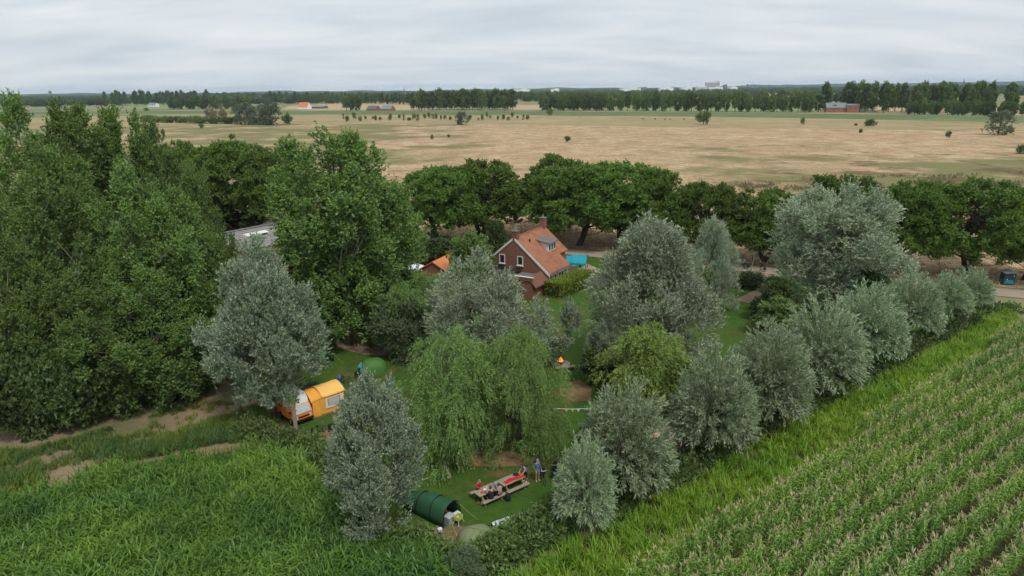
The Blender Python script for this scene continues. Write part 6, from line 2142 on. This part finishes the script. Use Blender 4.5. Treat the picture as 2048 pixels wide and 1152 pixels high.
# flagpole by the driveway
fl_ = thing('flagpole', 'pale leaning pole with a furled blue banner beside the driveway', 'pole', G(1497, 567))
mb = MB()
mb.tube([(0, 0, 0), (0.22, 0, 2.2), (0.45, 0.05, 4.4)], [0.09, 0.075, 0.05], 8)
mb.build('pole', 'dead_wood', fl_)
mb = MB()
mb.grid(lambda u, v: (0.43 - 0.12 * u - 0.22 * v * (1 - 0.4 * u), 0.04 + 0.04 * math.sin(8 * u + 5 * v), 4.3 - 1.5 * u), 10, 4)
mb.build('banner', 'navy_cloth', fl_, smooth=True, solid=0.02)
# cyclists on the road
for q, (a, b, dr, cols, hr, lb) in enumerate(((1488, 539, -1, ('shirt_greyblue', 'navy_cloth', 'black'), 'hair_brown', 'left cyclist on the road, in a pale top, above the driveway'), (1521, 544, -1, ('black_cloth', 'black_cloth', 'black'), 'hair_grey', 'right cyclist on the road, in black with pale hair'))):
    p = G(a, b)
    rzc = rz_of(rdir * dr)
    person(lb, (p.x, p.y, 0.08), rzc, RIDE, cols, hr, 1.0, sleeves=True, long_legs=True)
    bicycle('bicycle ridden by the %s cyclist' % ('left' if q == 0 else 'right'), (p.x, p.y, 0.08), rzc, ('black_cloth',), 'metal_dark', 0.0)
# dark teal kiosk by the road
kp = G(2013, 569)
ki = thing('kiosk', 'dark teal box with blue graffiti and grey roof in the dry grass', 'kiosk', kp, rz_of(rdir) + 0.3, None, (0.78, 0.78, 0.95))
mb = MB()
mb.box((0, 0, 0.95), (2.0, 1.5, 1.9))
bevel(mb.build('body', 'paint_teal', ki), 0.03, 2)
mb = MB()
mb.add([(-1.15, -0.9, 1.91), (1.15, -0.9, 1.91), (1.15, 0.9, 1.91), (-1.15, 0.9, 1.91), (-1.15, -0.9, 1.98), (0, -0.9, 2.25), (1.15, -0.9, 1.98), (-1.15, 0.9, 1.98), (0, 0.9, 2.25), (1.15, 0.9, 1.98)], [(0, 3, 2, 1), (0, 1, 6, 5, 4), (3, 7, 8, 9, 2), (4, 5, 8, 7), (5, 6, 9, 8), (0, 4, 7, 3), (1, 2, 9, 6)])
mb.build('roof', 'slate_roof', ki)
mb = MB()
pr = [(-0.85, 0.35), (0.75, 0.3), (0.8, 0.6), (0.45, 0.75), (0.2, 0.95), (-0.1, 0.8), (-0.45, 0.98), (-0.8, 0.7)]
mb.add([(a, -0.756, b) for a, b in pr] + [(a, -0.75, b) for a, b in pr], [tuple(range(8))] + [(i, i + 8, (i + 1) % 8 + 8, (i + 1) % 8) for i in range(8)])
mb.build('graffiti', 'graffiti', ki)
for x, z in ((-0.45, 0.95), (0.62, 1.5)):
    mb = MB()
    mb.tube([(x, -0.75, z), (x, -0.77, z)], 0.09, 10)
    mb.build('sticker', 'plastic_white', ki)
# wire fence along the meadow
fe = thing('wire_fence', 'wooden posts with wire between the road and the dry meadow', 'fence')
for k in range(46):
    p = road_at(-30 + k * 3.6, 3.9)
    mb = MB()
    mb.tube([(p.x, p.y, 0), (p.x + random.uniform(-0.04, 0.04), p.y, random.uniform(1.05, 1.25))], [0.06, 0.05], 6)
    mb.build('post', 'dead_wood', fe)
for z in (0.45, 0.75, 1.0):
    mb = MB()
    a, b = road_at(-30, 3.83), road_at(-30 + 45 * 3.6, 3.83)
    mb.tube([(a.x, a.y, z), (b.x, b.y, z)], 0.006, 3)
    mb.build('wire', 'metal_light', fe)

# ================================================================== COWS
def cow_mesh():
    J = [(0, 0, 1.05), (0.6, 0, 1.1), (-0.6, 0, 1.08), (0.95, 0, 1.25), (1.15, 0, 1.2), (1.42, 0, 1.0)]
    ed = [(0, 1), (0, 2), (1, 3), (3, 4), (4, 5)]
    rd = [0.36, 0.33, 0.32, 0.17, 0.15, 0.09]
    for bi, x in ((1, 0.58), (2, -0.62)):
        for sg in (-1, 1):
            k = len(J)
            hind = x < 0
            J += [(x, sg * 0.2, 0.75), (x + (0.1 if hind else 0), sg * 0.2, 0.45), (x - (0.08 if hind else 0), sg * 0.2, 0.2), (x, sg * 0.2, 0.03)]
            rd += [0.13, 0.08, 0.06, 0.06]
            ed += [(bi, k), (k, k + 1), (k + 1, k + 2), (k + 2, k + 3)]
    me = bpy.data.meshes.new('cow')
    me.from_pydata(J, ed, [])
    ob = bpy.data.objects.new('cow_skeleton', me)
    col.objects.link(ob)
    ob.modifiers.new('skin', 'SKIN')
    for i, q in enumerate(rd):
        me.skin_vertices[0].data[i].radius = (q, q)
        me.skin_vertices[0].data[i].use_root = (i == 0)
    ob.modifiers.new('sub', 'SUBSURF').levels = 1
    ev = ob.evaluated_get(bpy.context.evaluated_depsgraph_get())
    out = bpy.data.meshes.new_from_object(ev)
    bpy.data.objects.remove(ob)
    out.materials.append(MATS['cow_black'])
    out.materials.append(MATS['cow_white'])
    for f in out.polygons:
        c = f.center
        f.material_index = 1 if math.sin(c.x * 4.3 + 1) * math.sin(c.z * 3 + c.y * 2 + 1) > 0.15 or c.z < 0.35 else 0
        f.use_smooth = True
    return out
cme = cow_mesh()
for i, (a, b, lb) in enumerate(((1285, 240, 'leftmost cow of the little herd'), (1288, 243, 'cow just below the leftmost one'), (1330, 241.5, 'cow in the middle of the herd, left'), (1340, 241, 'cow in the middle of the herd, right'), (1368, 240.5, 'cow grazing at the right of the herd'), (1310, 240.5, 'pale cow between the herd members'), (1160, 236, 'single cow far left of the herd'))):
    o = link('cow', cme, None, G(a, b) + Vector((0, 0, 0.05)))
    o.rotation_euler = (0, 0, i * 1.3)
    o.scale = (1.25, 1.25, 1.25)
    tag(o, lb, 'cow', 'cows grazing beyond the dry meadow')
    mb = MB()
    mb.tube([(-0.92, 0, 1.15), (-1.02, 0, 0.85), (-1.0, 0, 0.5)], [0.03, 0.025, 0.05], 5)
    mb.build('tail', 'cow_black', o)
    for sg in (-1, 1):
        mb = MB()
        mb.tube([(1.08, sg * 0.12, 1.28), (1.05, sg * 0.3, 1.27)], [0.06, 0.03], 5)
        mb.build('ear', 'cow_black', o)

# ================================================================== FAR BUILDINGS
def far_farm(name, label, xl, xr, yb, hw, hr, wallm, roofm, dep=14):
    a, b = G(xl, yb), G(xr, yb)
    o, ro, L = gable_shed(name, label, 'farm', a, b, dep, hw, hr, wallm, roofm)
    n_ = max(2, int(L / 5))
    for k in range(n_):
        mb = MB()
        mb.box((L * (k + 0.5) / n_, -dep / 2 - 0.02, hw * 0.55), (1.2, 0.1, hw * 0.4))
        mb.build('window', 'far_dark', o)
    return o
far_farm('farm_barn', 'big barn with grey roof and red brick gable behind the dike at right', 1650, 1690, 224, 5, 10, 'far_red', 'far_slate', 24)
far_farm('farm_house', 'red brick farm building with red wall right of the grey barn roof', 1692, 1716, 224.5, 7.5, 9, 'far_red', 'far_slate', 12)
far_farm('farm_house', 'farmhouse with bright orange roof far left', 600, 619, 218, 4, 11, 'far_white', 'far_orange', 11)
far_farm('farm_barn', 'low grey barn right of the orange roofed farmhouse', 628, 652, 217, 3, 5, 'far_dark', 'far_slate', 12)
far_farm('farm_barn', 'left one of two low barns behind the dike', 738, 757, 222, 3.0, 7.5, 'far_red', 'far_dark', 14)
far_farm('farm_barn', 'right one of two low barns behind the dike, with pale roof', 767, 786, 222, 3.0, 8, 'far_red', 'far_slate', 14)
far_farm('greenhouse', 'pale greenhouses in the distance right of the tower block', 1680, 1716, 184, 5, 9, 'far_white', 'far_white', 60)
far_farm('farm_house', 'white house before the dark wood far left', 300, 315, 214, 5, 9, 'far_white', 'far_slate', 10)
for i, (a, b) in enumerate(((38, 44), (52, 58), (70, 78), (92, 101), (60, 66))):
    far_farm('village_house', 'small village house far behind the left poplars', a, b, 210 + i % 3, 4, 9, 'far_white', 'far_red' if i % 2 else 'far_dark', 10)['group'] = 'village houses far left'
def block(name, label, cat, x0, x1, ytop, Y, m, dep=40, floors=0, spire=False, bands='far_dark'):
    xm = (x0 + x1) / 2
    T = Z(xm, ytop, Y)
    k = depth((T.x, Y, 20)) / F
    wd = (x1 - x0) * k
    ht = T.z
    o = thing(name, label, cat, (T.x, Y, 0))
    mb = MB()
    if spire:
        mb.box((0, 0, ht * 0.275), (wd, wd, ht * 0.55))
        mb.build('tower', m, o)
        mb = MB()
        mb.tube([(0, 0, ht * 0.55), (0, 0, ht * 0.62), (0, 0, ht)], [wd * 0.62, wd * 0.45, 0.3], 8)
        mb.build('spire', 'far_dark', o)
        mb = MB()
        mb.box((wd * 1.8, wd * 0.5, ht * 0.16), (wd * 3, wd * 1.3, ht * 0.2))
        mb.add([(wd * 0.4, -wd * 0.15, ht * 0.261), (wd * 3.3, -wd * 0.15, ht * 0.261), (wd * 3.3, wd * 1.15, ht * 0.261), (wd * 0.4, wd * 1.15, ht * 0.261), (wd * 0.4, wd * 0.5, ht * 0.36), (wd * 3.3, wd * 0.5, ht * 0.36)], [(0, 1, 5, 4), (2, 3, 4, 5), (1, 2, 5), (3, 0, 4)])
        mb.build('nave', m, o)
    else:
        mb.box((0, 0, ht / 2), (wd, dep, ht))
        mb.build('wall', m, o)
        mb = MB()
        mb.box((wd * 0.2, 0, ht + 1.5), (wd * 0.3, dep * 0.4, 3))
        mb.build('roof_house', m, o)
        for f in range(floors):
            mb = MB()
            mb.box((0, -dep / 2 - 0.1, ht * (0.25 + 0.7 * f / max(floors, 1))), (wd * 0.94, 0.3, ht * 0.3 / floors))
            mb.build('window_band', bands, o)
    return o
block('tower_block', 'tall pale tower block on the skyline, main slab', 'building', 1412, 1433, 164.5, 4300, 'far_grey', 40, 9)
block('tower_block', 'right higher end of the tall tower block', 'building', 1430, 1438, 162.5, 4330, 'far_grey', 40, 9)
block('hospital_wing', 'long low white wing left of the tower block', 'building', 1393, 1412, 172.5, 4200, 'far_white', 40, 3)
block('hospital_wing', 'low white wing in front of the tower block', 'building', 1416, 1444, 174.5, 4180, 'far_white', 40, 2)
block('office_tower', 'bluish office block right of the tower block', 'building', 1447, 1453, 169.5, 4300, 'far_slate', 30, 5)
block('water_tower', 'dark slim tower right of the office block', 'tower', 1494, 1497, 168.2, 6000, 'far_dark', 12, 0)
block('water_tower', 'small dark tower further right on the skyline', 'tower', 1539.5, 1542, 170.2, 6200, 'far_dark', 12, 0)
block('office_tower', 'pale slab at the far right end of the skyline', 'building', 1979.5, 1984, 162.5, 6500, 'far_white', 20, 4)
block('warehouse', 'broad white hall on the skyline', 'building', 1318, 1345, 175.3, 4150, 'far_white', 60, 1)
block('warehouse', 'white hall left of the broad one', 'building', 1283, 1292, 174.5, 4150, 'far_slate', 60, 2)
block('warehouse', 'long low white hall on the skyline', 'building', 1240, 1280, 176.8, 4150, 'far_white', 60, 1)
block('warehouse', 'pale hall near the middle of the skyline', 'building', 1102, 1118, 177.6, 4150, 'far_white', 60, 1)
block('warehouse', 'white low hall right of the dense poplar wood', 'building', 1020, 1060, 178.6, 4150, 'far_white', 60, 1)
block('warehouse', 'white hall right before the tower block', 'building', 1362, 1382, 175.2, 4150, 'far_white', 60, 1)
block('warehouse', 'small white hall right of the office block', 'building', 1458, 1472, 174.0, 4150, 'far_white', 60, 1)
block('church', 'dark church with pointed spire on the skyline left of centre', 'church', 806.3, 809.3, 174.5, 4300, 'far_dark', spire=True)
block('church', 'dark church spire above the far right poplars', 'church', 1927.5, 1930.5, 156.5, 4200, 'far_dark', spire=True)
block('church', 'tiny church spire above the far left wood', 'church', 237.7, 239.5, 181.0, 5000, 'far_dark', spire=True)
for x, y0, y1, lb in ((1884, 226, 158, 'tall pole'),):
    pass
for i, (a, b) in enumerate(((1575, 224), (1634, 225), (1600, 224), (1450, 223))):
    p = G(a, b, 3.0)
    o = thing('street_lamp', 'thin lamp post on the dike road', 'lamp post', (p.x, p.y, 3.0), 0, 'lamp posts on the dike road')
    mb = MB()
    mb.tube([(0, 0, 0), (0, 0, 9)], [0.12, 0.07], 6)
    mb.build('post', 'far_grey', o)
    mb = MB()
    mb.box((0.6, 0, 9.05), (1.4, 0.3, 0.15))
    mb.build('lamp_head', 'far_white', o)

# ------------------------------------------------------------------ the air
m, t, b = nodes('haze_air')
t.nodes.remove(b)
pv = t.nodes.new('ShaderNodeVolumePrincipled')
pv.inputs['Color'].default_value = (0.62, 0.80, 1.0, 1)
pv.inputs['Density'].default_value = 0.00005
pv.inputs['Anisotropy'].default_value = 0.0
t.links.new(pv.outputs[0], t.nodes['Material Output'].inputs['Volume'])
mb = MB()
mb.box((0, 6000, 54), (24000, 12800, 110))
tag(mb.build('haze', 'haze_air'), kind='stuff')
